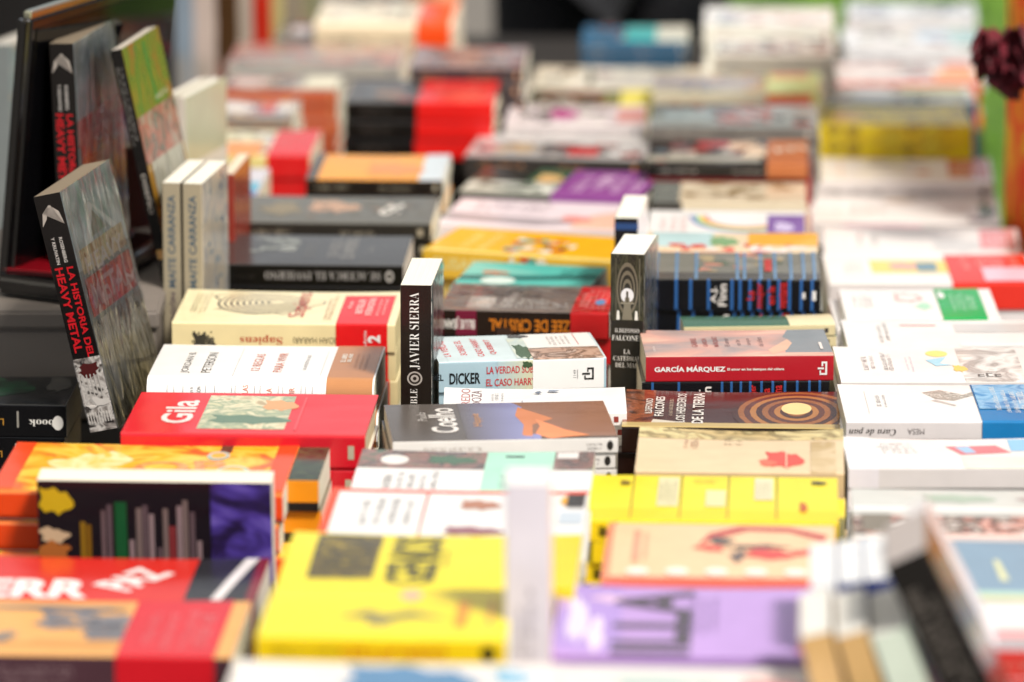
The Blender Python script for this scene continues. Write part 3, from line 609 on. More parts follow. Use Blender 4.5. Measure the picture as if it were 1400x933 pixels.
# ---- fourth column
column([
 B(740, 1150, 990, .155, .02, 'pale paperback with teal and salmon marks at the front edge', 'pale paperback at the front edge', z=.12, cover='#dcd6d4', top=[('blob', .4, .6, .2, .3, '#b8c8c4', 3), ('blob', .75, .7, .1, .2, '#d8a8a4', 3), ('r', .1, .85, .9, .95, '#e8e4e0')]),
 B(752, 1118, 896, .205, .024, 'lilac paperback with huge dark grey capital letters', 'lilac paperback with huge letters', z=.125, cover='#b394d2', spine='#a484c4', 
   top=[('p', [(0, 0), (.26, 0), (.24, 1), (.02, 1)], '#a68cd0'), ('blob', .08, .5, .04, .35, '#d8cdea', 3), ('blob', .16, .3, .03, .2, '#e0d4ee', 5), ('blob', .2, .8, .06, .06, '#d6b8d8', 6), ('t', 'ILLA', .37, .48, 64, 190, 90, '#4c4450', .03), ('g', .5, .3, .62, .95, 3, 1, '#7a6a90'), ('blob', .95, .1, .04, .05, '#cf5a98', 3)]),
 B(822, 1142, 792, .185, .022, 'coral and peach paperback with a red and grey figure drawing', 'coral paperback with drawn figure', z=.125, cover='#f2c09a', spine='#e66a58', page='#efe2cc',
   top=[('r', 0, 0, 1, .05, '#ea6a5a'), ('r', 0, 0, .03, 1, '#ec8a6a'), ('p', [(.40, .6), (.5, .75), (.62, .88), (.8, .86), (.95, .7), (.97, .8), (.8, .95), (.58, .96), (.45, .82)], '#b8504a'), ('blob', .5, .68, .05, .08, '#5c5450', 4), ('blob', .46, .55, .06, .06, '#d8584c', 6), ('blob', .72, .45, .12, .08, '#d04c46', 7), ('blob', .66, .58, .12, .04, '#5c5450', 9), ('blob', .9, .5, .07, .05, '#d8645c', 2), ('blob', .58, .4, .03, .1, '#6a5c58', 2),
        ('r', .12, .3, .15, .85, '#e89a80'), ('r', .17, .35, .185, .8, '#eaa688')] + [('e', .15+i*.17, .13, .05, .06, '#fbe6dc') for i in range(5)]),
 B(800, 1146, 712, .165, .020, 'bright yellow paperback with five cover panels', 'yellow five panel paperback', z=.13, cover='#f2d52c', spine='#eac61e', page='#cfc8b0', jit=.012,
   top=[('r', .0, .0, 1, .25, '#efc918')] + [('r', u-.003, .06, u+.003, 1, '#7a6c1e') for u in (.175, .37, .56, .755)] +
       [('r', .275, .3, .36, .95, '#d8d2a8'), ('r', .665, .45, .74, .95, '#dcd6b4'), ('r', .47, .3, .55, .65, '#dcd4a0'), ('g', .28, .35, .35, .9, 4, 1, '#a8a48c'), ('g', .67, .45, .73, .9, 4, 1, '#b0ac94'), ('g', .41, .8, .54, .92, 2, 0, '#a89422'), ('blob', .92, .85, .03, .05, '#4c4418', 3), ('blob', .14, .8, .02, .06, '#7a6a20', 3), ('blob', .86, .3, .015, .12, '#b85a1e', 3)],
   sp=[('r', .12, 0, .13, 1, '#2c260e'), ('blob', .07, .5, .02, .3, '#5a4c14', 3), ('g', .2, .3, .9, .7, 1, 0, '#a88c1c')]),
 B(868, 1154, 644, .155, .030, 'beige paperback with curled cover and red heart drawing', 'beige paperback with red drawing', z=.125, bow=.007, cover='#d6bf9c', spine='#c8ae88', page='#d8c8a8',
   top=[('r', 0, .75, 1, 1, mott(['#a8905c', '#d8c890', '#847448', '#c8b078'], 22)), ('g', .2, .5, .3, .9, 2, 1, '#b08a6e'), ('g', .42, .6, .55, .8, 2, 0, '#9c8666'), ('blob', .7, .28, .09, .2, '#cf4a3c', 3), ('blob', .63, .2, .04, .08, '#dc6a50', 4), ('r', .84, 0, .96, .7, mott(['#c2aa80', '#b09868', '#cdb894'], 18)), ('r', .72, .05, .725, .5, '#e8cdb0')]),
 B(850, 1148, 584, .15, .026, 'dark brown paperback with golden stone arches and silver title', 'brown paperback with golden arches', z=.12, bow=.003, cover='#3c1a12', spine='#1e0e0a', page='#cbb890',
   top=[('r', 0, 0, .14, 1, mott(['#4a1c12', '#8a4a2c', '#2c100c'], 30)), ('p', [(.12, 0), (.3, .0), (.3, .12), (.14, .2)], '#c8c0b0')] +
       [('e', .80, .42, .30 - .028*i, .62 - .055*i, ['#3c1c10', '#8a5428', '#52281a', '#a06a34'][i % 4]) for i in range(10)] +
       [('e', .80, .5, .07, .16, '#f0c88a'), ('r', 0, 0, 1, .10, '#b09a64'), ('t', 'ILDEFONSO', .115, .52, 7, 60, 90, '#c8c4be', .02), ('t', 'FALCONES', .165, .52, 9, 80, 90, '#d8d4ce', .02), ('t', 'LOS HEREDEROS', .265, .5, 9, 118, 90, '#c8c4be', .02), ('t', 'DE LA TIERRA', .345, .5, 11, 126, 90, '#d8d4ce', .02), ('g', .2, .2, .23, .8, 1, 1, '#b8a890')]),
 B(883, 1140, 488, .114, .0262, 'red spined pocket book with pink clouded cover', 'red spined pocket book', z=.120, y1=486, page='#e2d6bc', 
   under=(.034, dict(cover='#5a5a56', spine='#101218', hard=False, page='#e0d6c4',
       sp=[('r', u, 0, u+.013, 1, '#2c5a92') for u in (.05, .19, .42, .47, .52, .57, .63, .69, .755, .82, .885, .94)] + [('t', 'A.J.', .30, .5, 8, 18, 90, '#dcd8d4', .02), ('t', 'Finn', .345, .5, 9, 24, 90, '#dcd8d4', .02), ('t', 'La mujer', .595, .5, 8, 27, 90, '#b82a2c', .02), ('t', 'en la', .66, .5, 8, 20, 90, '#b82a2c', .02), ('t', 'ventana', .725, .5, 8, 26, 90, '#b82a2c', .02)]), 'black paperback with blue striped spine', 'blue striped paperback'),
   cover='#8f8a88', spine='#a91e2a',
   top=[('r', 0, 0, 1, 1, mott(['#84828a', '#a89490', '#cc9c90', '#dcb8a4'], 9, dist=.6, stretch=(1, 2, 1))), ('p', [(.74, 0), (.76, .3), (.80, .55), (.76, .7), (.80, 1), (1, 1), (1, 0)], '#7e868c'), ('p', [(.68, .05), (.76, .2), (.80, .45), (.78, .6), (.72, .4), (.66, .2)], '#d4ac94'),
        ('t', 'GABRIEL', .275, .5, 6, 40, 90, '#9a5450', .01), ('t', 'GARCÍA', .33, .5, 6, 36, 90, '#9a5450', .01), ('t', 'MÁRQUEZ', .39, .52, 7, 44, 90, '#9a5450', .01), ('t', 'El amor', .45, .5, 5, 36, 90, '#7c6060'), ('t', 'en los', .51, .48, 5, 24, 90, '#7c6060'), ('t', 'tiempos', .57, .5, 5, 30, 90, '#7c6060'), ('t', 'del cólera', .63, .5, 5, 40, 90, '#7c6060'), ('g', .04, .15, .06, .4, 1, 1, '#e0d8d4'), ('r', .94, .2, .955, .45, '#e0d8d4')],
   sp=[('t', 'GARCÍA MÁRQUEZ', .235, .5, 7.2, 71, 0, '#f4eeec', .03), ('t', 'El amor en los tiempos del cólera', .585, .47, 3.3, 57, 0, '#f0dcd8', .03),
       ('r', .925, .24, .965, .31, '#f4eeec'), ('r', .955, .31, .965, .69, '#f4eeec'), ('r', .935, .69, .965, .76, '#f4eeec'), ('r', .935, .58, .943, .69, '#f4eeec'), ('r', .915, .46, .948, .53, '#f4eeec'), ('r', .925, .31, .932, .42, '#f4eeec')]),
 B(935, 1142, 447, .045, .012, 'thin green and cream book peeping behind the red spine', 'thin green and cream book', z=.11, y1=444, cover='#38604c', spine='#cbbf98', top=[('r', .7, 0, 1, 1, '#d8cca8')]),
 B(876, 1122, 381, .135, .034, 'black paperback with blue stripes and red spine words', 'blue striped black paperback', z=.136, y1=383, page='#efe6d6', cover='#77776f', spine='#0e1016', wrap=False,
   top=[('r', .0, .0, 1, .22, '#4c4a46'), ('spots', .3, .25, .8, .95, 30, .01, ['#a89878', '#c88a78', '#5c6a58', '#8c8a80'], 5)] + [('r', u, 0, u+.016, 1, '#6488ac') for u in (.03, .08, .19, .30, .53, .57, .66, .74, .83, .90, .96)] + [('r', .69, .25, .73, .7, '#b83a34')],
   sp=[('r', u, 0, u+.016, 1, '#2f5f9c') for u in (.03, .19, .27, .37, .50, .545, .60, .65, .705, .76, .82, .885, .945)] + [('t', 'A.J.', .41, .5, 8, 18, 90, '#dcd8d4', .02), ('t', 'Finn', .455, .5, 9, 24, 90, '#dcd8d4', .02), ('t', 'La', .61, .5, 8, 10, 90, '#b82a2c', .02), ('t', 'mujer', .665, .5, 9, 27, 90, '#b82a2c', .02), ('t', 'en la', .725, .5, 8, 20, 90, '#b82a2c', .02), ('t', 'ventana', .79, .5, 9, 28, 90, '#b82a2c', .02), ('r', .9, .4, .915, .6, '#e8e4e0'), ('r', .955, .35, .975, .65, '#e8e4e0')]),
 B(878, 1118, 343, .10, .016, 'red and white checked paperback with orange and teal cover top', 'red and white checked paperback', z=.145, cover='#dcc8a8', spine='#b8342c',
   sp=[('r', .08*i, .1, .08*i+.04, .9, '#e8dcd8') for i in range(1, 12)], top=[('r', .05, .2, .4, 1, '#b4d0d4'), ('blob', .45, .5, .08, .3, '#7aa070', 3), ('r', .6, .3, 1, 1, '#f0a838'), ('spots', .1, 0, .95, .35, 24, .008, ['#c84a3c', '#e8dcd8'], 3)]),
 B(884, 1100, 325, .15, .018, 'white paperback with rainbow arc and purple corner', 'white rainbow paperback', z=.13, cover='#f2eaec', spine='#ece4e6',
   top=[('e', .62, .75, .36-.02*i, .55-.035*i, c) for i, c in enumerate(['#8a8ac0', '#88b0cc', '#9cc88c', '#e8d86c', '#e8a860', '#dc7a7a', '#f2eaec'])] + [('r', .2, .8, 1, 1, '#f0eaea'), ('r', .76, 0, 1, .85, '#7c5ca0'), ('blob', .86, .4, .06, .2, '#c8bce0', 3), ('g', .05, .2, .25, .8, 3, 1, '#dca8a8')]),
 B(890, 1102, 276, .12, .026, 'sand coloured paperback with brown and cream picture', 'sand coloured paperback', z=.13, cover='#c2b49c', spine='#d8ccb4', top=[('r', 0, 0, .18, 1, '#6c706c'), ('spots', .2, .1, 1, .95, 20, .014, ['#a08a68', '#dcd0b8', '#8c7858'], 3)], sp=[('r', 0, 0, .2, 1, '#3c3a38')]),
 B(884, 1106, 224, .15, .016, 'black paperback with copper sleeve over a red one', 'black paperback with copper sleeve', z=.13, cover='#383432', spine='#12100f', page='#d8d0c4',
   under=(.018, dict(cover='#8c1420', spine='#9c1420'), 'deep red paperback', 'deep red paperback'),
   top=[('r', 0, .1, .7, .3, '#a8a69a'), ('t', 'LAS', .2, .62, 22, 60, 90, '#8a7c80', .02), ('r', .3, .7, .6, .92, '#a83030'), ('spots', .5, .3, .75, .95, 10, .014, ['#c8a888', '#d8c4ac'], 3)], bands=[(.74, .99, '#b0683c', [('t', 'AN', .87, .6, 22, 46, 30, '#ecd8c4', .02)], [])]),
 B(888, 1118, 172, .15, .018, 'grey teal paperback with grey headline', 'grey teal paperback', z=.13, cover='#8c9494', spine='#6e6a66', top=[('blob', .2, .5, .15, .3, '#a8b8bc', 3), ('spots', .35, .2, .7, .9, 14, .012, ['#5c4c50', '#b8a8a8'], 3)]),
 B(892, 1128, 128, .15, .024, 'grey cream paperback with lime sleeve and orange end', 'grey cream paperback with lime sleeve', z=.13, cover='#b4b0a0', spine='#c4bca4', top=[('r', .0, .3, .6, .7, '#9c98a0')], bands=[(.66, .97, '#cfd890', [('r', .68, .72, .9, .95, '#e8906c')], [('r', .66, .1, .92, .98, '#ea6a48')])]),
 B(975, 1142, 74, .12, .028, 'light grey hardcover under cream white one far away', 'light grey hardcover', z=.14, cover='#e4e2da', spine='#b8b2a6', hard=True),
 B(962, 1140, 34, .14, .03, 'bright white and cream book at the far end', 'bright white far book', z=.18, cover='#f0eee6', spine='#ece8dc'),
], 'D')
WH = '#e4e0df'
# ---- fifth column, white books
column([
 B(1318, 1660, 888, .17, .024, 'pale mint and white paperback with grey pink foot', 'pale mint paperback', z=.10, cover='#c6d8d4', spine='#cf3a34', top=[('r', 0, .9, 1, 1, '#b8dcc4'), ('r', 0, .82, 1, .9, '#cdb890'), ('blob', .25, .55, .2, .25, '#e6ecec', 3), ('r', 0, .0, 1, .16, '#a8a0a4'), ('r', .1, .18, 1, .32, '#e09a9c')]),
 B(1180, 1560, 806, .16, .02, 'slate blue paperback with pale yellow strokes', 'slate blue paperback', z=.11, cover='#7e98ae', spine='#a8b8bc', top=[('p', [(.5, .2), (.53, .2), (.50, .6), (.48, .6)], '#d8d8a8'), ('p', [(.62, .8), (.75, .55), (.76, .6), (.64, .9)], '#dcd8b0'), ('p', [(.6, .3), (.72, .45), (.70, .5)], '#c8c4a0')]),
 B(1166, 1520, 733, .165, .022, 'glossy silver grey book with brown and red photograph', 'glossy silver grey book', z=.12, cover='#c8cac6', spine='#e2d6d2', page='#ece8e2',
   top=[('r', .0, .04, 1, .42, mott(['#e8e2de', '#8a7464', '#3a3230', '#c88a78', '#e4dcd8'], 32)), ('r', .04, .1, .15, .44, '#7a7264'), ('r', 0, .5, 1, .6, '#e8e8e6'), ('blob', .4, .8, .14, .1, '#a8b8a8', 3), ('blob', .8, .8, .12, .1, '#b09a9c', 5), ('r', .3, 0, 1, .06, '#e8c4bc')]),
 B(1160, 1480, 640, .11, .020, 'white paperback with pink and blue angular emblem', 'white emblem paperback', z=.07, y1=640, cover=WH, spine='#cfcaca', page='#eeeaf0',
   top=[('p', [(.44, .72), (.66, .76), (.72, .5), (.5, .42)], '#cf7a80'), ('p', [(.48, .7), (.54, .72), (.57, .5), (.52, .48)], '#9cc0e0'), ('r', .72, .55, 1, .95, '#8cc0e4'), ('r', .5, 0, 1, .35, '#f0e4d0'), ('g', .14, .45, .34, .85, 4, 0, '#8c8886'), ('r', 0, 0, .12, 1, '#e6e2e6')],
   sp=[('r', 0, 0, .13, 1, '#d8d4da')]),
 B(1157, 1470, 577, .15, .0175, 'white paperback with grey fish drawing and blue paper band', 'white fish drawing paperback', z=.0725, y1=577, cover='#e8e3e1', spine='#cfcaca',
   top=[('p', [(.37, .78), (.45, .85), (.55, .72), (.62, .84), (.6, .7), (.5, .55), (.42, .6)], mott(['#b8b4ac', '#8a867e', '#d4d0c8'], 120)), ('p', [(.40, .55), (.5, .4), (.505, .43), (.42, .58)], '#b8b4b0'), ('r', .11, .2, .112, .8, '#b0a8a8'), ('g', .15, .35, .2, .8, 2, 1, '#6c6464')],
   sp=[('t', ital('Cara de pan'), .115, .45, 8, 45, 180, '#3a3634'), ('t', 'MESA', .305, .45, 5.5, 16, 180, '#7a7474'), ('r', 0, 0, .06, .1, '#4a4644')],
   bands=[(.595, .97, '#1672ae', [('r', .6, .3, .97, .98, mott(['#4a92c4', '#8abadc', '#2c7ab4'], 30)), ('g', .66, .2, .86, .95, 5, 1, '#e0ecf6')], [])]),
 B(1150, 1460, 522, .15, .016, 'white paperback with yellow sun and pale blue strokes', 'white paperback with yellow sun', z=.13, y1=522, cover=WH, spine='#d2cdcd',
   top=[('r', .55, 0, .82, 1, mott(['#c4beba', '#e8e4e2', '#a8a29e', '#d8d2ce'], 16)), ('e', .46, .80, .05, .1, '#f0d67c'), ('p', [(.4, .6), (.5, .7), (.46, .5), (.52, .45), (.44, .42)], '#9cd0e8'), ('blob', .54, .35, .03, .1, '#e4c46c', 3), ('g', .11, .3, .17, .8, 2, 1, '#8a7a7a'), ('g', .2, .25, .25, .9, 2, 1, '#6c6868'), ('g', .3, .25, .34, .75, 2, 1, '#a8a8c0'), ('g', .6, .1, .78, .3, 1, 0, '#6c6864')]),
 B(1160, 1470, 479, .14, .016, 'white paperback with thin grey title and grey lower corner', 'white paperback with thin grey title', z=.13, y1=479, cover=WH, spine='#cfcaca', top=[('g', .14, .2, .2, .9, 2, 1, '#5c5854'), ('r', .26, .78, .42, .82, '#c87a70'), ('r', .5, .55, 1, .85, '#c8c6c6'), ('r', .5, .1, 1, .2, '#dfe6ea')]),
 B(1157, 1368, 436, .145, .0125, 'white paperback with green paper band and small pink drawing', 'white paperback with green band', z=.13, y1=436, cover=WH, spine='#cfcaca', page='#f2eeee', jit=.012,
   top=[('blob', .43, .7, .09, .18, '#e0a09c', 3), ('blob', .43, .7, .065, .12, '#e2dedc', 3), ('blob', .53, .4, .05, .1, '#a8d4b8', 5), ('g', .06, .3, .2, .8, 4, 1, '#8a8686')],
   bands=[(.63, .92, '#12a050', [('g', .7, .2, .87, .85, 5, 1, '#c8ecd4'), ('blob', .66, .75, .02, .15, '#e8f6ec', 3)], [('blob', .8, .5, .02, .3, '#c8ecd4', 3)])]),
 B(1134, 1420, 388, .15, .030, 'white paperback with yellow strip and broad red band', 'yellow striped one', z=.135, y1=388, cover='#e4e0dd', spine='#cfcaca', page='#e6e2e4', under=(.034, dict(cover='#e0dcdc', spine='#dcd6d8'), 'pale grey book', 'pale grey book'),
   top=[('r', .22, .35, .75, .8, '#f0cc70'), ('blob', .38, .58, .08, .12, '#e49aa4', 3), ('r', .44, .4, .54, .72, '#6c8c9c'), ('g', .08, .3, .18, .8, 3, 1, '#b0a8a8')], bands=[(.59, .99, '#d83024', [('g', .62, .4, .95, .95, 4, 1, '#eea8a0'), ('r', .75, .05, .98, .5, '#dcb8c8')], [])]),
 B(1126, 1396, 347, .15, .022, 'white paperback with grey cloud and red lettered corner', 'white paperback with grey cloud', z=.14, cover=WH, spine='#d2cdcd', top=[('blob', .67, .35, .13, .3, '#c8c8ca', 3), ('r', .8, .2, .98, .95, '#d8868c'), ('g', .81, .2, .97, .9, 5, 1, '#f4e0e0'), ('g', .16, .3, .2, .8, 1, 1, '#c8605c'), ('g', .24, .3, .28, .85, 1, 1, '#a8a4a4')]),
 B(1098, 1368, 303, .15, .030, 'white paperback with brown oval and dark plant picture', 'white paperback with brown oval', z=.14, cover='#e2dedc', spine='#cfcaca', top=[('e', .5, .85, .09, .08, '#c8b098'), ('blob', .93, .5, .04, .35, '#5c7458', 3), ('blob', .88, .12, .05, .1, '#7c4a4c', 3), ('g', .16, .2, .18, .7, 1, 1, '#e0a09c'), ('g', .24, .3, .42, .7, 4, 1, '#8c8888'), ('g', .68, .3, .84, .8, 4, 1, '#c8b8b8')], sp=[('r', .2, .8, .6, .95, '#dcb8c4')]),
 B(1108, 1358, 248, .15, .024, 'white paperback with brick red lettered end', 'white paperback with brick red end', z=.15, cover='#e2dede', spine='#cfcaca', top=[('r', .76, .2, .98, .98, '#c05a54'), ('g', .78, .25, .96, .9, 5, 1, '#f0d0cc'), ('blob', .45, .75, .16, .07, '#8c8690', 3), ('blob', .48, .75, .05, .05, '#d8dc9c', 3), ('blob', .62, .4, .04, .08, '#d88078', 3), ('r', .16, .1, .17, .9, '#e8b8b0')]),
 B(1118, 1330, 172, .14, .022, 'mustard yellow paperback with olive blotches', 'mustard yellow paperback', z=.13, y1=172, cover=mott(['#fcd800', '#f4cc00', '#a08c10', '#fce030'], 14), spine=mott(['#fcd800', '#f8d000', '#c8ac10', '#fce028'], 14), page='#d8c48c', top=[('blob', .2, .4, .1, .2, '#eab87c', 3)], sp=[('spots', 0, 0, .9, 1, 8, .008, ['#a08a10', '#f0c814'], 3)]),
 B(1116, 1335, 140, .12, .016, 'white paperback with azure blue edge above the mustard one', 'white paperback with azure edge', z=.13, y1=140, cover='#dcdcd0', spine='#1c84c0', top=[('blob', .35, .5, .12, .4, '#eeeeec', 3), ('r', .55, .3, .95, .9, '#bcbc94')]),
 B(1138, 1340, 112, .15, .022, 'pinkish white paperback with bright orange spine', 'pinkish paperback with orange spine', z=.15, y1=112, cover='#d4cccc', spine='#e8501c', top=[('blob', .3, .3, .2, .15, '#ebe6ee', 3), ('r', .0, .6, .5, .75, '#dca898'), ('r', .7, .05, .98, .6, '#f0a068'), ('blob', .72, .6, .05, .2, '#f6ece8', 3), ('r', .8, .65, .98, .95, '#e88878')]),
 B(1156, 1345, 66, .15, .03, 'white paperback with teal corner at the far right', 'white paperback with teal corner', z=.14, y1=66, cover='#dde0e6', spine='#dcdce0', top=[('r', .55, .4, .8, .95, '#b8d0e4'), ('r', .78, .2, 1, 1, '#9cc0c4')]),
 B(1158, 1335, 26, .15, .024, 'pale blue white paperback last in the right row', 'pale blue white paperback', z=.17, cover='#d8dde2', spine='#cfcaca'),
], 'E')

# ---- standing books: p = top left corner of the spine
def stand(px, py, Y, L, D, T, lab, yaw=0, lean=0, **kw):
    """spine towards the camera, head up; (px,py) = pixel of the spine's top left corner, Y its distance; lean: radians, head to the left"""
    b = make_book('book', L, D, T, standing=True, **kw)
    p = at_y(px, py, Y)
    M = Matrix.Rotation(yaw, 3, 'Z') @ Matrix.Rotation(-lean, 3, 'Y') @ Matrix.Rotation(math.pi/2, 3, 'Y')
    # local: x 0 (head) .. L, origin at (L, D/2, T/2)
    corner = M @ Vector((-L, -D/2, -T/2))
    b.location = p - corner
    b.rotation_euler = M.to_euler()
    low = min((b.location + M @ Vector((0, dy, dz))).z for dy in (-D/2, D/2) for dz in (-T/2, T/2))
    LOG.append('STAND %-40s base z %.3f' % (lab[:40], low - TABZ))
    tag(b, lab, 'book'); return b
DK = '#1c1512'
stand(547, 390, 5.235, .206, .13, .0315, 'black spined paperback standing upright with serif author name', yaw=R(-4), cover=mott(['#8fb0b0', '#e8e4dc', '#4c6468', '#c8c4bc', '#2c3c40'], 22, stretch=(1, 4, 1)), spine=DK, page='#efe6d6', wrap=True,
   sp=[('t', serif('JAVIER SIERRA'), .225, .46, 10.5, 78, 180, '#e8e4e0', -.012), ('e', .46, .45, .035, .24, '#a8a09a'), ('e', .46, .45, .028, .19, '#2a221e'), ('e', .46, .45, .018, .13, '#a8a09a'), ('e', .46, .45, .009, .06, '#2a221e'), ('t', serif('EL FUEGO INVISIBLE'), .715, .42, 7, 84, 180, '#e0dcd8', -.012)])
stand(835, 347, 5.37, .213, .10, .0345, 'thick pocket book standing upright with cathedral vault on its spine', yaw=R(-9), cover=mott(['#2c2e28', '#8a8a80', '#d8d8d0', '#3c4038'], 30, stretch=(1, 4, 1)), spine='#1d1916', page='#f3ebe0', wrap=True,
   sp=[('r', 0, 0, .325, 1, mott(['#26281c', '#3c3c2a', '#1c1c14', '#4c4a38'], 60, stretch=(.6, 2, 2))), ('r', .02, .84, .32, .88, '#5c5848'), ('r', .02, .14, .32, .18, '#4a4636')] +
      [('e', .17, .5, .13-.02*i, .32-.045*i, ['#6a6252', '#26241c'][i % 2]) for i in range(6)] +
      [('e', .2, .5, .035, .19, '#dcdce0'), ('p', [(.21, .44), (.21, .56), (.32, .66), (.32, .34)], '#7a7464'), ('p', [(.275, .2), (.275, .26), (.32, .28), (.32, .18)], '#e8e4dc'), ('p', [(.275, .74), (.275, .8), (.32, .82), (.32, .72)], '#e8e4dc'), ('r', .235, .3, .242, .7, '#8a8472'), ('r', .18, .47, .235, .53, '#4c4638'),
       ('t', serif('ILDEFONSO'), .372, .5, 4.4, 25, 90, '#dcd8d4', -.006), ('t', serif('FALCONES'), .408, .5, 5.4, 31, 90, '#e4e0dc', -.006), ('t', serif('LA'), .475, .5, 4.8, 7, 90, '#dcd8d4', -.006), ('t', serif('CATEDRAL'), .508, .5, 4.8, 28, 90, '#dcd8d4', -.006), ('t', serif('DEL MAR'), .541, .5, 4.8, 24, 90, '#dcd8d4', -.006)])
stand(840, 298, 5.69, .185, .125, .026, 'dark pocket book standing behind the thick cathedral one', yaw=R(-6), cover='#e0dce0', spine='#14161c', page='#f0e8dc', sp=[('r', .03, 0, .07, 1, '#2c4a7c')])
stand(221, 250, 5.62, .225, .13, .0200, 'left of two beige upright paperbacks with blue spine writing', yaw=R(-9), cover='#5c5850', spine='#9c937e', page='#eee6da',  # cover colour darkened to paint the shaded gap between the pair
   sp=[('t', 'MAITE CARRANZA', .28, .5, 8, 100, 180, '#42586a', .015), ('t', 'EL ÚLTIMO DRAGÓN', .75, .5, 6.5, 100, 180, '#4c3c50', .015)])
stand(249, 251, 5.615, .225, .13, .0215, 'right of two beige upright paperbacks, showing its decorated cover', yaw=R(-9), cover=mott(['#9c968a', '#a8a090', '#8c8c8a', '#b8b2a2'], 12), spine='#9c937e', page='#eee6da',
   top=[('spots', .02, .05, .9, .95, 14, .006, ['#3c5c74', '#4c6880', '#74848c'], 3)],
   sp=[('t', 'MAITE CARRANZA', .28, .5, 8, 100, 180, '#42586a', .015), ('t', 'EL ÚLTIMO DRAGÓN', .75, .5, 6.5, 100, 180, '#4c3c50', .015)])
stand(303, 238, 5.86, .19, .12, .0135, 'slim brick red book standing beside the beige pair', yaw=R(-6), cover='#8c3428', spine='#8a3228', page='#d8cdb8', sp=[('g', .2, .3, .8, .7, 1, 0, '#b87a68')])
stand(216, 134, 6.00, .225, .14, .0125, 'front slim white hardback of the three standing, red lettered spine', yaw=R(-16), hard=True, cover='#b8b4a4', spine='#a89894', page='#cfd2cc', sp=[('t', 'LOS', .5, .5, 8, 60, 0, '#b81c20', .03)])
stand(226, 133, 6.04, .225, .14, .0125, 'middle slim white hardback of the three standing', yaw=R(-16), hard=True, cover='#c8c8bc', spine='#c8c0b8', page='#cfd2cc')
stand(240, 133, 6.02, .225, .14, .0125, 'pale hardback of the three standing, its greenish cover in view', yaw=R(-16), hard=True, cover='#b4b4a0', spine='#c8c0b8', page='#cfd2cc', top=[('r', .0, 0, .35, 1, '#a8ac90'), ('r', .35, 0, .5, 1, '#c2c0b4'), ('r', .5, .05, .85, .95, mott(['#8a8090', '#b8b4b8', '#6c6474'], 30)), ('r', .87, 0, 1, 1, '#90a4b8')])
HM = lambda: [('t', 'ROSENBERG', .235, .62, 3.6, 26, 0, '#c8c4c0', .02), ('t', 'Y KRUVATIN', .235, .34, 3.6, 28, 0, '#c8c4c0', .02), ('t', 'LA HISTORIA DEL', .50, .70, 7.2, 94, 0, '#c41a24', .03), ('t', 'HEAVY METAL', .485, .30, 8.6, 88, 0, '#c41a24', .03),
   ('p', [(.045, .46), (.045, .54), (.10, .70), (.13, .90), (.075, .80), (.055, .6), (.055, .4), (.075, .2), (.13, .10), (.10, .30)], '#b8b0a8'),
   ('r', .69, .0, 1, 1, mott(['#2a2626', '#8a8480', '#c8c4c0', '#3c3836'], 60)), ('blob', .74, .5, .03, .4, '#4a1c1c', 3)] + [('r', .76, .14*i+.06, .86, .14*i+.1, '#b8b4b0') for i in range(6)] + [('blob', .88, .5, .02, .42, '#c8c4c0', 5)] + [('r', .92, .1*i+.06, .965, .1*i+.09, '#d0ccc8') for i in range(9)]
HT = lambda: [('r', 0, 0, .34, 1, mott(['#c0c8c8', '#98a2a0', '#d4d8d6'], 10)), ('p', [(.10, .42), (.12, .5), (.30, .28), (.28, .2)], '#d8dad4'), ('p', [(.10, .42), (.12, .5), (.26, .86), (.28, .80)], '#d4d6d0'), ('p', [(.14, .46), (.24, .35), (.24, .68)], '#8a8c84'),
   ('r', .26, .06, .36, .94, mott(['#a08a64', '#c8b898', '#8c6c50'], 40)), ('r', .38, .05, .54, .95, mott(['#b03430', '#c8605a', '#8a2c2a', '#e0c4bc'], 40)), ('t', 'HEAVY', .335, .5, 18, 130, 90, '#c8beb4', .02), ('t', 'METAL', .46, .5, 26, 134, 90, '#b89490', .02),
   ('r', .56, 0, 1, 1, mott(['#7c786e', '#b0aca2', '#4a4842', '#c8c4ba'], 26, stretch=(.5, 2, 1))), ('p', [(.56, .2), (.56, .28), (.98, .22), (.98, .1)], '#b4b0a8'), ('p', [(.56, .75), (.56, .8), (.8, .9), (.8, .82)], '#a8a49c')]
stand(45, 270, 5.29, .245, .175, .0290, 'shrink-wrapped heavy metal history book leaning in front', yaw=R(-12), lean=R(13), cover='#7c827e', spine='#120e0e', page='#8a7c68', wrap=1, top=HT(), sp=HM())
stand(66, 60, 5.62, .245, .175, .0275, 'second shrink-wrapped heavy metal history book standing upright behind', yaw=R(-11), lean=R(2), cover='#9aa09c', spine='#120e0e', page='#8a7c68', wrap=1,
   top=[('r', 0, 0, .34, 1, mott(['#bcc4c6', '#98a2a4', '#ccd2d0'], 10)), ('p', [(.10, .42), (.12, .5), (.30, .28), (.28, .2)], '#a8aaa4'), ('p', [(.10, .42), (.12, .5), (.26, .86), (.28, .80)], '#a8aaa4'), ('r', .34, .0, .46, 1, mott(['#c87a78', '#a85a58', '#d8a8a4'], 20)), ('r', .46, .05, .95, .95, mott(['#cc2822', '#b0201c', '#dc5044'], 20, stretch=(.4, 2, 1))), ('t', 'METAL', .46, .5, 26, 134, 90, '#d08a84', .02)], sp=HM())
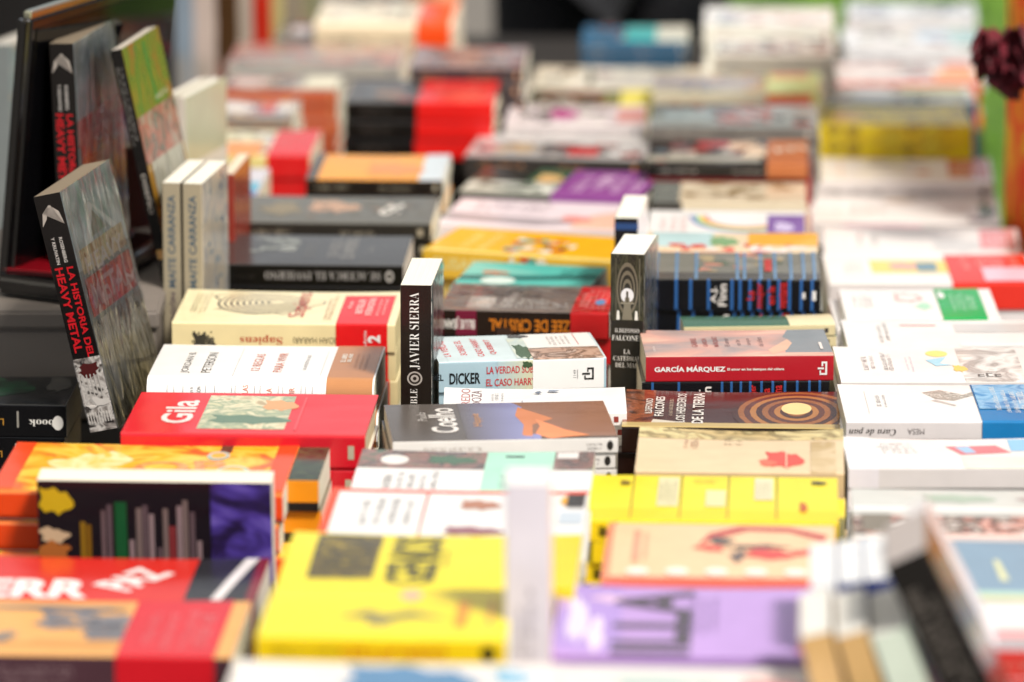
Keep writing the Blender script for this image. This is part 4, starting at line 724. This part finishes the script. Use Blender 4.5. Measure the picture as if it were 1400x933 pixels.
stand(150, 70, 5.66, .255, .15, .0135, 'tall black spined paperback leaning, green and orange cover', yaw=R(-11), lean=R(12), cover='#8a641c', spine='#0e0c0c', page='#cdc6bc',
   top=[('r', 0, 0, .3, 1, mott(['#7c6c1c', '#5c6c1c', '#8c541c'], 10)), ('p', [(.02, .0), (.02, .32), (.2, .22), (.32, .1), (.3, .4), (.42, .0)], '#1c6c24'), ('p', [(.02, .5), (.02, .56), (.3, .62), (.28, .55)], '#287028'), ('r', .3, 0, .5, 1, mott(['#7c746c', '#54504c', '#9c5c54', '#8c8478'], 24)), ('r', .5, .1, .68, .95, mott(['#7c7c6c', '#a8a89c', '#3c3c34'], 60, stretch=(.3, 3, 1))), ('r', .68, 0, 1, 1, mott(['#c87a14', '#a8480c', '#6c1c0c', '#d89424'], 14)), ('g', .25, .5, .28, .95, 1, 1, '#d8d0b8')],
   sp=[('g', .05, .2, .45, .8, 2, 0, '#8a8884'), ('t', 'DISEÑO', .62, .5, 6, 44, 0, '#9a9690', .02), ('r', .86, .15, .9, .85, '#c89a5c')])
# big foreground blurred ones
stand(690, 662, 4.13, .27, .05, .037, 'white and pinkish upright book very close to the camera', yaw=R(-2), cover='#e4b4ac', spine='#cfcad6', page='#f4f2f0', sp=[('g', .3, .25, .98, .7, 2, 0, '#8c8490')])
for i, (x, lab) in enumerate(((1093, 'leftmost'), (1142, 'middle'), (1190, 'rightmost'))):
    stand(x, 873, 3.985, .22, .125, (.025, .025, .030)[i], lab + ' of three front upright books with cream page tops', yaw=R(-3), lean=R(14+3*i), cover=['#5c4830', '#5c4830', '#a8c498'][i], spine=['#bf9c68', '#bf9c68', '#c6d2c4'][i], page='#f0ebe2')
for i, x in enumerate((1108, 1146, 1182, 1215)):
    stand(x, 803-4*i, 4.14, .21, .13, (.021, .020, .020, .014)[i], ['first', 'second', 'third', 'fourth'][i] + ' from left in the rear row of upright white and blue books', yaw=R(-3), lean=R(7), cover='#34488c', spine=['#dcdfe8', '#28408c', '#22398a', '#3c4a86'][i], page='#dfe3ec')
stand(1208, 776, 3.98, .225, .12, .036, 'black upright paperback leaning left with grey spine print', yaw=R(-4), lean=R(26), cover='#26221f', spine='#12100f', page='#bcb4b2', sp=[('g', .08, .15, .9, .85, 2, 0, '#6a645e')])
stand(1240, 712, 4.18, .125, .045, .018, 'white upright book leaning left behind the black one', yaw=R(-4), lean=R(28), cover='#d8d6de', spine='#e2e0e8', page='#e6e4ea')
# dark book lying on its long edge in front of the orange stack, cover to the camera
def slab(px, py, Y, L, D, T, lab, **kw):
    b = make_book('book', L, D, T, seed=1, **kw)
    p = at_y(px, py, Y); b.rotation_euler = (R(97), 0, TYAW)
    M = b.rotation_euler.to_matrix(); b.location = p - M @ Vector((-L/2, D/2, T)); tag(b, lab, 'book')
    LOG.append('SLAB base %.3f' % ((b.location + M @ Vector((0, -D/2, 0))).z-TABZ)); return b
slab(50, 657, 4.725, .212, .140, .030, 'dark purple paperback propped on its long edge showing book spines', cover='#171018', spine='#2a2030', back='#e8e2e2', page='#e8e0d0',
   top=[('blob', .07, .86, .07, .1, '#c8a41c', 3), ('blob', .06, .62, .06, .06, '#c8a888', 4), ('blob', .07, .5, .07, .08, '#a8602c', 6), ('r', .74, 0, 1, 1, mott(['#171018', '#2a1c50', '#4c3a94', '#6a58b0'], 16, stretch=(1, 1.5, 1)))] +
       [('r', u, .1, u+w_, v, c) for u, w_, v, c in ((.18, .022, .72, '#8a6418'), (.205, .022, .7, '#7a5414'), (.27, .018, .8, '#6a5458'), (.295, .022, .84, '#5c4a50'), (.33, .05, .86, '#16502c'), (.39, .02, .6, '#8a7478'), (.42, .025, .82, '#746260'), (.448, .022, .84, '#5c4a50'), (.475, .022, .78, '#8a7478'), (.51, .02, .55, '#5c4a50'), (.535, .022, .82, '#746260'), (.56, .03, .7, '#7a2c30'), (.595, .022, .84, '#8a7478'), (.62, .022, .88, '#746260'), (.65, .022, .8, '#5c4a50'), (.68, .02, .6, '#8a7478'))])

tag(HID.build('lower_books'), 'lowest books at the bottom of the stacks on the table', 'books', None, 'stuff')
# ------------------------------------------------------------------ the table, the ground, the people, things at the left
TU, TV = yaw_dir(TYAW)
def tpt(a, b, z): return TU*a + TV*b + Vector((0, 0, z))     # a across, b along the table
tm = MB(); cloth = plain('black_tablecloth', '#1a1716', 1)
def tbox(mb, a0, b0, z0, a1, b1, z1, m):
    v = [tpt(a0, b0, z0), tpt(a1, b0, z0), tpt(a1, b1, z0), tpt(a0, b1, z0), tpt(a0, b0, z1), tpt(a1, b0, z1), tpt(a1, b1, z1), tpt(a0, b1, z1)]
    mb.add(v, [(0,3,2,1),(4,5,6,7),(0,1,5,4),(1,2,6,5),(2,3,7,6),(3,0,4,7)], m)
A0, A1, B0, B1 = -1.15, .242, 3.4, 7.9
tr = empty('table', tpt((A0+A1)/2, (B0+B1)/2, 0))
def rel(mb, name, root):
    o = mb.build(name); o.location = -root.location; o.parent = root; return o
t = MB(); tbox(t, A0, B0, .715, A1, B1, .745, plain('table_board', '#8a7458', .5)); rel(t, 'table_top', tr)
for a in (A0+.06, A1-.1):
    for b in (B0+.1, (B0+B1)/2, B1-.14):
        t = MB(); tbox(t, a, b, 0, a+.04, b+.04, .714, plain('steel', '#7a7a7c', .35, 1)); rel(t, 'leg', tr)
tag(tr, 'long trestle table carrying all the rows of books', 'table')
t = MB(); g = 60
# cloth: top sheet and skirts with folds
vs = []; fs = []
per = []
def cl_edge(a, b, na, nb, n):
    return [(a[0]+(b[0]-a[0])*i/n, a[1]+(b[1]-a[1])*i/n, na, nb) for i in range(n)]
per += cl_edge((A0-.01, B0-.01), (A1+.01, B0-.01), 0, -1, 60) + cl_edge((A1+.01, B0-.01), (A1+.01, B1+.01), 1, 0, 160) + cl_edge((A1+.01, B1+.01), (A0-.01, B1+.01), 0, 1, 60) + cl_edge((A0-.01, B1+.01), (A0-.01, B0-.01), -1, 0, 160)
lv = [(.749, 0), (.735, .35), (.5, 1), (.25, 1.3), (.06, 1.5)]
for z, k in lv:
    for i, (a, b, na, nb) in enumerate(per):
        f = .006*k*(math.sin(i*.55)+.6*math.sin(i*.23+1)) + .010*k
        vs.append(tpt(a+na*f, b+nb*f, z))
n = len(per)
for j in range(len(lv)-1):
    for i in range(n): fs.append((j*n+i, (j+1)*n+i, (j+1)*n+(i+1) % n, j*n+(i+1) % n))
fs.append(tuple(range(n)))
t.add(vs, fs, cloth); o = t.build('tablecloth', smooth=False); tag(o, 'black cloth hanging over the long book table', 'tablecloth')

# ground
pv = plain('grey_paving', '#6e6a64', .9, bump=(30, .004))
def patch(name, pts, z, m, lab):
    t = MB(); t.add([(x, y, z) for x, y in pts], [tuple(range(len(pts)))], m); return tag(t.build(name), lab, None, None, 'structure')
patch('pavement', [(-60, -20), (60, -20), (60, 140), (-60, 140)], 0, pv, 'grey paved ground under the stall')
gm, gn, gb = base_mat('grass_ground')
tc = gn.nodes.new('ShaderNodeTexCoord'); nz = gn.nodes.new('ShaderNodeTexNoise'); nz.inputs['Scale'].default_value = 3; nz.inputs['Detail'].default_value = 8
cr = gn.nodes.new('ShaderNodeValToRGB'); cr.color_ramp.elements[0].position = .38; cr.color_ramp.elements[1].position = .62; cr.color_ramp.elements[0].color = (.035, .10, .012, 1); cr.color_ramp.elements[1].color = (.14, .27, .03, 1)
gn.links.new(tc.outputs['Object'], nz.inputs[0]); gn.links.new(nz.outputs[0], cr.inputs[0]); gn.links.new(cr.outputs[0], gb.inputs['Base Color']); gb.inputs['Roughness'].default_value = .9
add_bump(gn, gb, 60, .03)
t = MB(); vs = []; fs = []; N = 40
for j in range(N+1):
    for i in range(N+1):
        x = .25+14*i/N; y = 5.2+60*(j/N)**1.5; vs.append((x, y, .012+.006*noise.noise(Vector((x*2, y*2, 0)))))
for j in range(N):
    for i in range(N): fs.append((j*(N+1)+i, j*(N+1)+i+1, (j+1)*(N+1)+i+1, (j+1)*(N+1)+i))
t.add(vs, fs, gm); tag(t.build('lawn', smooth=True), 'green lawn to the right of and behind the book table', None, None, 'structure')
rd = random.Random(5); t = MB(); mats = [plain('grass_blade', c, .7) for c in ('#4c7a1c', '#6a9a2a', '#88b43c')]
for i in range(9000):
    x = rd.uniform(.4, 3.0); y = rd.uniform(6.5, 15); x += (y-7)*.05
    h = rd.uniform(.05, .12); a = rd.uniform(0, 6.28); dx, dy = .006*math.cos(a), .006*math.sin(a); lx, ly = rd.uniform(-.03, .03), rd.uniform(-.03, .03)
    t.add([(x-dx, y-dy, .01), (x+dx, y+dy, .01), (x+lx, y+ly, h)], [(0, 1, 2)], mats[i % 3])
tag(t.build('grass'), 'short bright green grass to the right of the table', 'grass', None, 'stuff')

# grey plinth box at the left
def obox(name, pts_lo, z0, z1, m, bevel=0):
    bm = bmesh.new(); lo = [bm.verts.new((p[0], p[1], z0)) for p in pts_lo]; hi = [bm.verts.new((p[0], p[1], z1)) for p in pts_lo]; n = len(lo)
    bm.faces.new(lo[::-1]); bm.faces.new(hi)
    for i in range(n): bm.faces.new((lo[i], lo[(i+1) % n], hi[(i+1) % n], hi[i]))
    if bevel: bmesh.ops.bevel(bm, geom=bm.edges[:], offset=bevel, segments=3, affect='EDGES')
    me = bpy.data.meshes.new(name); bm.to_mesh(me); bm.free(); me.materials.append(m); o = bpy.data.objects.new(name, me); COL.objects.link(o); return o
p = at_z(0, 425, .12); Yf = p.y
q = at_z(216, 425, .12)
bx0, bx1 = -.95, -.372
grm = plain('grey_painted_board', '#77706a', .55, bump=(40, .0004))
br = empty('box', ((bx0+bx1)/2, Yf+.2, TABZ+.002))
c0 = br.location.copy()
o = obox('body', [(bx0, Yf), (bx1, Yf), (bx1, Yf+.42), (bx0, Yf+.42)], TABZ+.002, TABZ+.100, grm, .003); o.location = -c0; o.parent = br
o = obox('lid', [(bx0-.004, Yf-.004), (bx1+.004, Yf-.004), (bx1+.004, Yf+.424), (bx0-.004, Yf+.424)], TABZ+.1005, TABZ+.12, grm, .003); o.location = -c0; o.parent = br
tag(br, 'plain grey box under the black laptop at the left edge', 'box')

# black display board standing on the table behind the laptop
bl, brr = at_y(-90, 100, 7.02), at_y(240, 100, 7.02)
db = empty('display_board', ((bl.x+brr.x)/2, 7.04, TABZ+.002)); c0 = db.location.copy(); bk = plain('black_board', '#151211', .8)
o = obox('panel', [(bl.x, 7.02), (brr.x, 7.00), (brr.x, 7.03), (bl.x, 7.05)], TABZ+.002, TABZ+.62, bk, .003); o.location = -c0; o.parent = db
for fx in (bl.x+.03, brr.x-.05):
    o = obox('foot', [(fx, 7.06), (fx+.02, 7.06), (fx+.02, 7.2), (fx, 7.2)], TABZ+.002, TABZ+.03, bk, .002); o.location = -c0; o.parent = db
tag(db, 'black display board standing behind the laptop and upright books', 'display board')
# black laptop standing on the box
blk = plain('glossy_black_plastic', '#0c0b0c', .12, coat=.6); blk2 = plain('black_screen_glass', '#08080a', .05); chrome = plain('chrome_trim', '#d8dcc8', .12, 1)
H = at_y(32, 22, 5.60); F0 = at_y(2, 358, 5.60)
zb = TABZ+.122
lap = empty('laptop', (F0.x, 5.6, zb)); c0 = lap.location.copy()
# screen: plane through bottom edge line, going back to the right (yaw), tilted
u = Vector((math.sin(R(24)), math.cos(R(24)), 0)); v = (H-Vector((F0.x, 5.6, zb))).normalized(); nrm = u.cross(v).normalized()
Hh = (H-Vector((F0.x, 5.6, zb))).length
def slabm(name, a0, a1, h0, h1, d0, d1, m, bev):
    pts = []
    bm = bmesh.new(); vv = []
    for d in (d0, d1):
        for a, h in ((a0, h0), (a1, h0), (a1, h1), (a0, h1)): vv.append(bm.verts.new(u*a+v*h+nrm*d))
    for f in ((0, 1, 2, 3), (7, 6, 5, 4), (0, 4, 5, 1), (1, 5, 6, 2), (2, 6, 7, 3), (3, 7, 4, 0)): bm.faces.new([vv[i] for i in f])
    bmesh.ops.recalc_face_normals(bm, faces=bm.faces[:])
    bmesh.ops.bevel(bm, geom=bm.edges[:], offset=bev, segments=3, affect='EDGES')
    me = bpy.data.meshes.new(name); bm.to_mesh(me); bm.free(); me.materials.append(m); o = bpy.data.objects.new(name, me); COL.objects.link(o); o.parent = lap; return o
slabm('lid', 0, .34, 0, Hh, -.009, .009, blk, .006)
slabm('screen', .014, .326, .014, Hh-.014, .0093, .0103, blk2, .0003)
slabm('trim', .006, .334, Hh-.004, Hh+.0045, -.0035, .006, chrome, .0015)
o = obox('keyboard_base', [(p_.x, p_.y) for p_ in (u*-.02, u*.25, u*.25+Vector((.06, -.04, 0)), u*-.02+Vector((.10, -.06, 0)))], .001, .022, blk, .006); o.parent = lap
o = obox('red_edge', [(p_.x, p_.y) for p_ in (u*.0+Vector((.0, -.0, 0)), u*.24, u*.24+Vector((.03, -.02, 0)), u*.0+Vector((.09, -.03, 0)))], .0222, .0245, plain('red_plastic', '#7c0c18', .2), .001); o.parent = lap
tag(lap, 'glossy black laptop with chrome rim standing open at the left', 'laptop')

# plastic crate / backing books at the far left
stand(-18, 60, 6.3, .24, .16, .03, 'grey blue upright book at the left edge behind the laptop', yaw=R(-20), cover=mott(['#c8c4bc', '#7c9494', '#b8a890'], 12), spine='#9ca4a4', page='#d8d4cc')

# far left: tall things standing, blurred
cols = [('#b8aca8', 'grey white', 205), ('#8c9cac', 'grey blue', 232), ('#c8b8b0', 'rosy white', 262), ('#4a3420', 'dark brown', 294), ('#b0a498', 'warm grey', 318), ('#b82c1c', 'red', 345), ('#b4a870', 'mustard', 362), ('#8a8070', 'stone grey', 384)]
for i, (c, nm, x) in enumerate(cols):
    stand(x, -70+6*i, 7.35, .27, .17, .032 if i < 4 else .026, nm + ' spined tall book in the blurred upright row at the back left', yaw=R(-8), cover=mott([c, '#8a7c74', c], 8), spine=mott([c, c, '#8a4a3c' if i % 3 == 0 else '#9c9488'], 9), page='#d8d0c4')

# unseen canopy on left posts, added to shade the left of the table
ar = empty('shade_canopy', (-1.9, 6.6, 0)); c0 = ar.location.copy(); aw = bpy.data.materials.new('shade_canopy_canvas'); aw.use_nodes = True
an = aw.node_tree; ab = an.nodes['Principled BSDF']; ab.inputs['Base Color'].default_value = (.75, .73, .68, 1); ab.inputs['Roughness'].default_value = .9
at_ = an.nodes.new('ShaderNodeBsdfTranslucent'); at_.inputs[0].default_value = (.8, .77, .7, 1); am = an.nodes.new('ShaderNodeMixShader'); am.inputs[0].default_value = .55
an.links.new(ab.outputs[0], am.inputs[1]); an.links.new(at_.outputs[0], am.inputs[2]); an.links.new(am.outputs[0], an.nodes['Material Output'].inputs[0])
t = MB(); t.add([(-2.6, 3.75, 2.79), (.30, 3.75, 2.79), (.30, 9.4, 2.79), (-2.6, 9.4, 2.79)], [(0, 1, 2, 3)], aw); o = t.build('shade_canvas'); o.location = -c0; o.parent = ar
for yy in (3.9, 9.2):
    o = obox('post', [(-2.0, yy), (-1.95, yy), (-1.95, yy+.05), (-2.0, yy+.05)], 0, 2.779, plain('steel', '#7a7a7c', .35, 1)); o.location = -c0; o.parent = ar
tag(ar, 'unseen canvas canopy added to shade the left side of the book stall', 'shade_canopy')
# ------------------------------------------------------------------ people
def skinned(name, joints, bones, mat, sub=2, extra=None):
    """joints: {key: ((x,y,z), radius or (rx, ry))}; one continuous skinned surface baked to a mesh"""
    keys = list(joints); me = bpy.data.meshes.new(name); ix = {k: i for i, k in enumerate(keys)}
    me.from_pydata([joints[k][0] for k in keys], [(ix[a], ix[b]) for a, b in bones], [])
    o = bpy.data.objects.new(name, me); COL.objects.link(o)
    o.modifiers.new('skin', 'SKIN'); sm = o.modifiers.new('sub', 'SUBSURF'); sm.levels = sub; sm.render_levels = sub
    sv = me.skin_vertices
    if not sv: me.attributes.new
    for k in keys:
        r = joints[k][1]; sv[0].data[ix[k]].radius = (r, r) if not isinstance(r, tuple) else r
    sv[0].data[0].use_root = True
    dg = bpy.context.evaluated_depsgraph_get(); ev = o.evaluated_get(dg)
    m2 = bpy.data.meshes.new_from_object(ev); bpy.data.objects.remove(o)
    m2.materials.clear(); m2.materials.append(mat); m2.name = name
    m2.polygons.foreach_set('use_smooth', [True]*len(m2.polygons))
    if extra:
        for v in m2.vertices: v.co = extra(v.co)
    r = bpy.data.objects.new(name, m2); COL.objects.link(r); return r
def skin_edges(name, joints, bones, mat, sub=2, extra=None):
    # meshes made with from_pydata get a skin layer only through bmesh
    keys = list(joints); ix = {k: i for i, k in enumerate(keys)}
    bm = bmesh.new(); lay = bm.verts.layers.skin.verify()
    vs = [bm.verts.new(joints[k][0]) for k in keys]
    for v, k in zip(vs, keys):
        r = joints[k][1]; v[lay].radius = r if isinstance(r, tuple) else (r, r)
    vs[0][lay].use_root = True
    for a, b in bones: bm.edges.new((vs[ix[a]], vs[ix[b]]))
    me = bpy.data.meshes.new(name); bm.to_mesh(me); bm.free()
    o = bpy.data.objects.new(name, me); COL.objects.link(o)
    o.modifiers.new('skin', 'SKIN'); sm = o.modifiers.new('sub', 'SUBSURF'); sm.levels = sub; sm.render_levels = sub
    dg = bpy.context.evaluated_depsgraph_get(); m2 = bpy.data.meshes.new_from_object(o.evaluated_get(dg)); bpy.data.objects.remove(o)
    m2.materials.clear(); m2.materials.append(mat); m2.name = name
    m2.polygons.foreach_set('use_smooth', [True]*len(m2.polygons))
    if extra:
        for v in m2.vertices: v.co = extra(v.co.copy())
    r = bpy.data.objects.new(name, m2); COL.objects.link(r); return r
def person(loc, rz, lab, skinc, hairc, shirtm, lowm, handR, handL, skirt=False, long_sleeve=False, lean=0):
    root = empty('person', loc, (0, 0, rz)); tag(root, lab, 'person')
    dy = -lean                       # person faces -y; lean moves the upper body forward
    J = {'pelvis': ((0, 0, .95), (.15, .12)), 'waist': ((0, dy*.3, 1.10), (.13, .10)), 'chest': ((0, dy*.7, 1.30), (.16, .12)), 'neck0': ((0, dy*.95, 1.45), (.09, .08)), 'neck': ((0, dy*1.05, 1.52), .052),
         'head0': ((0, dy*1.15-.01, 1.60), (.068, .08)), 'head1': ((0, dy*1.2-.01, 1.68), (.076, .092)), 'head2': ((0, dy*1.2, 1.75), (.06, .075))}
    Bn = [('pelvis', 'waist'), ('waist', 'chest'), ('chest', 'neck0'), ('neck0', 'neck'), ('neck', 'head0'), ('head0', 'head1'), ('head1', 'head2')]
    arms = {}
    for s, hand in ((1, handL), (-1, handR)):
        k = 'l' if s > 0 else 'r'; sh = Vector((s*.19, dy*.9, 1.41)); h = Vector(hand); mid = (sh+h)/2
        d = (h-sh).length; bend = math.sqrt(max(.0, .29**2-(d/2)**2)) if d < .58 else 0
        el = mid + Vector((s*.5, .35, -.8)).normalized()*bend
        J[k+'sh'] = (sh, .062); J[k+'el'] = (el, .044); J[k+'wr'] = (h, (.028, .024)); arms[k] = (sh, el, h)
        dirv = (h-el).normalized(); side = dirv.cross(Vector((0, 0, 1))).normalized()
        pm = h+dirv*.05; J[k+'pm'] = (pm, (.034, .018))
        Bn += [('neck0', k+'sh'), (k+'sh', k+'el'), (k+'el', k+'wr'), (k+'wr', k+'pm')]
        for f in range(4):
            o_ = (f-1.5)*.019; ln = (.036, .041, .038, .030)[f]
            a = pm+dirv*.035+side*o_; b_ = a+dirv*ln+Vector((0, 0, -.008)); c_ = b_+dirv*ln*.8+Vector((0, 0, -.016))
            J[k+'f%da' % f] = (a, .0095); J[k+'f%db' % f] = (b_, .0085); J[k+'f%dc' % f] = (c_, .0075)
            Bn += [(k+'pm', k+'f%da' % f), (k+'f%da' % f, k+'f%db' % f), (k+'f%db' % f, k+'f%dc' % f)]
        t0 = h+dirv*.022+side*(-s*.028); t1 = t0+dirv*.032+side*(-s*.022); t2 = t1+dirv*.028+side*(-s*.004)
        J[k+'ta'] = (t0, .012); J[k+'tb'] = (t1, .010); J[k+'tc'] = (t2, .0085); Bn += [(k+'wr', k+'ta'), (k+'ta', k+'tb'), (k+'tb', k+'tc')]
        J[k+'hp'] = ((s*.09, .0, .88), .085); J[k+'kn'] = ((s*.10, -.01, .50), .055); J[k+'an'] = ((s*.10, .02, .09), .036); J[k+'ft'] = ((s*.11, -.13, .035), (.04, .03))
        Bn += [('pelvis', k+'hp'), (k+'hp', k+'kn'), (k+'kn', k+'an'), (k+'an', k+'ft')]
    body = skin_edges('body', J, Bn, plain('skin', skinc, .5)); body.parent = root
    hd = Vector(J['head1'][0])
    # face: nose, eyes, mouth, ears
    fm = MB(); sk = plain('skin', skinc, .5); wht = plain('eye_white', '#e8e4e0', .2); drk = plain('iris', '#2a1a10', .2); lip = plain('lips', '#a0584c', .4)
    def ell(mb, c, r, m, n=8):
        vs = []; fs = []
        for j in range(n+1):
            for i in range(n*2):
                a = math.pi*j/n; b_ = math.pi*i/n; vs.append((c[0]+r[0]*math.sin(a)*math.cos(b_), c[1]+r[1]*math.sin(a)*math.sin(b_), c[2]+r[2]*math.cos(a)))
        for j in range(n):
            for i in range(n*2): fs.append((j*n*2+i, (j+1)*n*2+i, (j+1)*n*2+(i+1) % (n*2), j*n*2+(i+1) % (n*2)))
        mb.add(vs, fs, m)
    ell(fm, hd+Vector((0, -.092, -.03)), (.012, .018, .024), sk); ell(fm, hd+Vector((0, -.084, -.07)), (.024, .010, .008), lip)
    for s in (1, -1):
        ell(fm, hd+Vector((s*.03, -.080, .0)), (.013, .009, .008), wht); ell(fm, hd+Vector((s*.03, -.088, .0)), (.005, .003, .005), drk); ell(fm, hd+Vector((s*.076, .0, -.02)), (.010, .02, .032), sk)
    f = fm.build('face', root, smooth=True)
    hm = MB(); ell(hm, hd+Vector((0, .02, .03)), (.088, .098, .088), plain('hair', hairc, .5), 12)
    if skirt: ell(hm, hd+Vector((0, .06, -.10)), (.075, .05, .17), plain('hair', hairc, .5), 10)
    h = hm.build('hair', root, smooth=True)
    # shirt
    K = {k: (J[k][0], tuple(x*1.13+.004 for x in (J[k][1] if isinstance(J[k][1], tuple) else (J[k][1],)*2))) for k in ('pelvis', 'waist', 'chest', 'neck0')}
    KB = [('pelvis', 'waist'), ('waist', 'chest'), ('chest', 'neck0')]
    for k in 'lr':
        sh, el, hh = arms[k]; K[k+'sh'] = (sh, .076); e2 = sh+(el-sh)*(.72 if not long_sleeve else 1); K[k+'e'] = (e2, .062); KB += [('neck0', k+'sh'), (k+'sh', k+'e')]
        if long_sleeve: K[k+'w'] = (el+(hh-el)*.85, .045); KB += [(k+'e', k+'w')]
    sh_ = skin_edges('shirt' if not skirt else 'sleeves', K, KB, shirtm); sh_.parent = root
    if skirt:
        sm = MB(); vs = []; fs = []; n = 48
        for j, (z, r) in enumerate(((1.36, .20), (1.15, .27), (.9, .262), (.5, .26), (.12, .30))):
            for i in range(n):
                a = 2*math.pi*i/n; rr = r*(1+.07*(j/4)*math.sin(9*a)+.03*math.sin(5*a+1)); vs.append((rr*math.cos(a), rr*math.sin(a)*.85, z))
        for j in range(4):
            for i in range(n): fs.append((j*n+i, (j+1)*n+i, (j+1)*n+(i+1) % n, j*n+(i+1) % n))
        sm.add(vs, fs, lowm); sm.build('dress', root, smooth=True)
    else:
        P = {'p': ((0, 0, .96), (.17, .135))}; PB = []
        for s, k in ((1, 'l'), (-1, 'r')):
            P[k+'h'] = ((s*.09, 0, .86), .105); P[k+'k'] = ((s*.10, -.01, .50), .075); P[k+'a'] = ((s*.10, .015, .12), .062); PB += [('p', k+'h'), (k+'h', k+'k'), (k+'k', k+'a')]
        tr_ = skin_edges('trousers', P, PB, lowm); tr_.parent = root
    return root
blackcloth = plain('black_cotton', '#0b0a0b', .9)
person((.15, 8.12, 0), 0, 'person in a black shirt standing behind the far end of the table', '#b07a58', '#20160f', blackcloth, plain('dark_denim', '#14161c', .9),
       handR=(-.25, -.36, .86), handL=(.27, -.20, 1.02), lean=.16)
dress = mott(['#c81c14', '#f08a10', '#e83c14', '#f4b01c', '#7c1410'], 7, .8)
wp = person((.832, 6.45, 0), R(-70), 'person in a flame coloured red and orange dress at the right edge', '#c08a68', '#3a2014', dress, dress,
       handR=(-.20, -.35, 1.18), handL=(.24, -.2, .95), skirt=True, long_sleeve=True)
# maroon ruffled flower made of cloth petals, held out beside the dress
c = at_y(1392, 70, 6.15)
fr = empty('cloth_flower', c); tag(fr, 'dark maroon ruffled cloth flower at the top right edge', 'flower')
mar = mott(['#2c0812', '#6a1024', '#1c060c', '#8c1a30'], 26, .7)
rd = random.Random(12)
for i in range(11):
    pm_ = MB(); vs = []; fs = []; na, nb = 12, 6
    el_, az = rd.uniform(-1.2, 1.2), rd.uniform(0, 6.28) if i > 6 else math.pi*(.6+.8*i/6)
    dirv = Vector((math.cos(el_)*math.cos(az), math.cos(el_)*math.sin(az)*.6-.35, math.sin(el_))).normalized(); q = dirv.to_track_quat('X', 'Z')
    for a in range(na+1):
        for b_ in range(nb+1):
            s_ = (a/na-.5)*2; r_ = b_/nb*.052; wv = .016*math.sin(9*s_+i)*b_/nb
            p_ = Vector((r_*math.cos(s_*1.2), r_*math.sin(s_*1.2), wv-.012*(b_/nb)**2)); vs.append(q @ p_)
    for a in range(na):
        for b_ in range(nb): fs.append((a*(nb+1)+b_, (a+1)*(nb+1)+b_, (a+1)*(nb+1)+b_+1, a*(nb+1)+b_+1))
    pm_.add(vs, fs, mar); pm_.build('petal', fr, smooth=True)
cm_ = MB()
vs = []; fs = []; n = 18
for j in range(n+1):
    for i in range(n*2):
        a = math.pi*j/n; b_ = math.pi*i/n; d_ = Vector((math.sin(a)*math.cos(b_), math.sin(a)*math.sin(b_), math.cos(a))); rr = .026*(1+.28*noise.noise(d_*2.6)+.12*math.sin(9*d_.x+7*d_.z)); vs.append(d_*rr)
for j in range(n):
    for i in range(n*2): fs.append((j*n*2+i, (j+1)*n*2+i, (j+1)*n*2+(i+1) % (n*2), j*n*2+(i+1) % (n*2)))
cm_.add(vs, fs, mar); cm_.build('flower_heart', fr, smooth=True)
sm_ = MB(); p0, p1 = Vector((.012, 0, -.02)), Vector((.16, .12, -.16))
vs = []; 
for t_ in (0, 1):
    pp = p0.lerp(p1, t_)
    for i in range(8): a = i*math.pi/4; vs.append((pp.x, pp.y+.006*math.cos(a), pp.z+.006*math.sin(a)))
sm_.add(vs, [(i, (i+1) % 8, 8+(i+1) % 8, 8+i) for i in range(8)], mar); sm_.build('stem', fr)

for o_ in bpy.data.objects:
    if 'label' in o_ and len(o_['label'].replace('-', ' ').split()) > 16: LOG.append('LONG '+o_['label'])
for l in LOG: print(l)
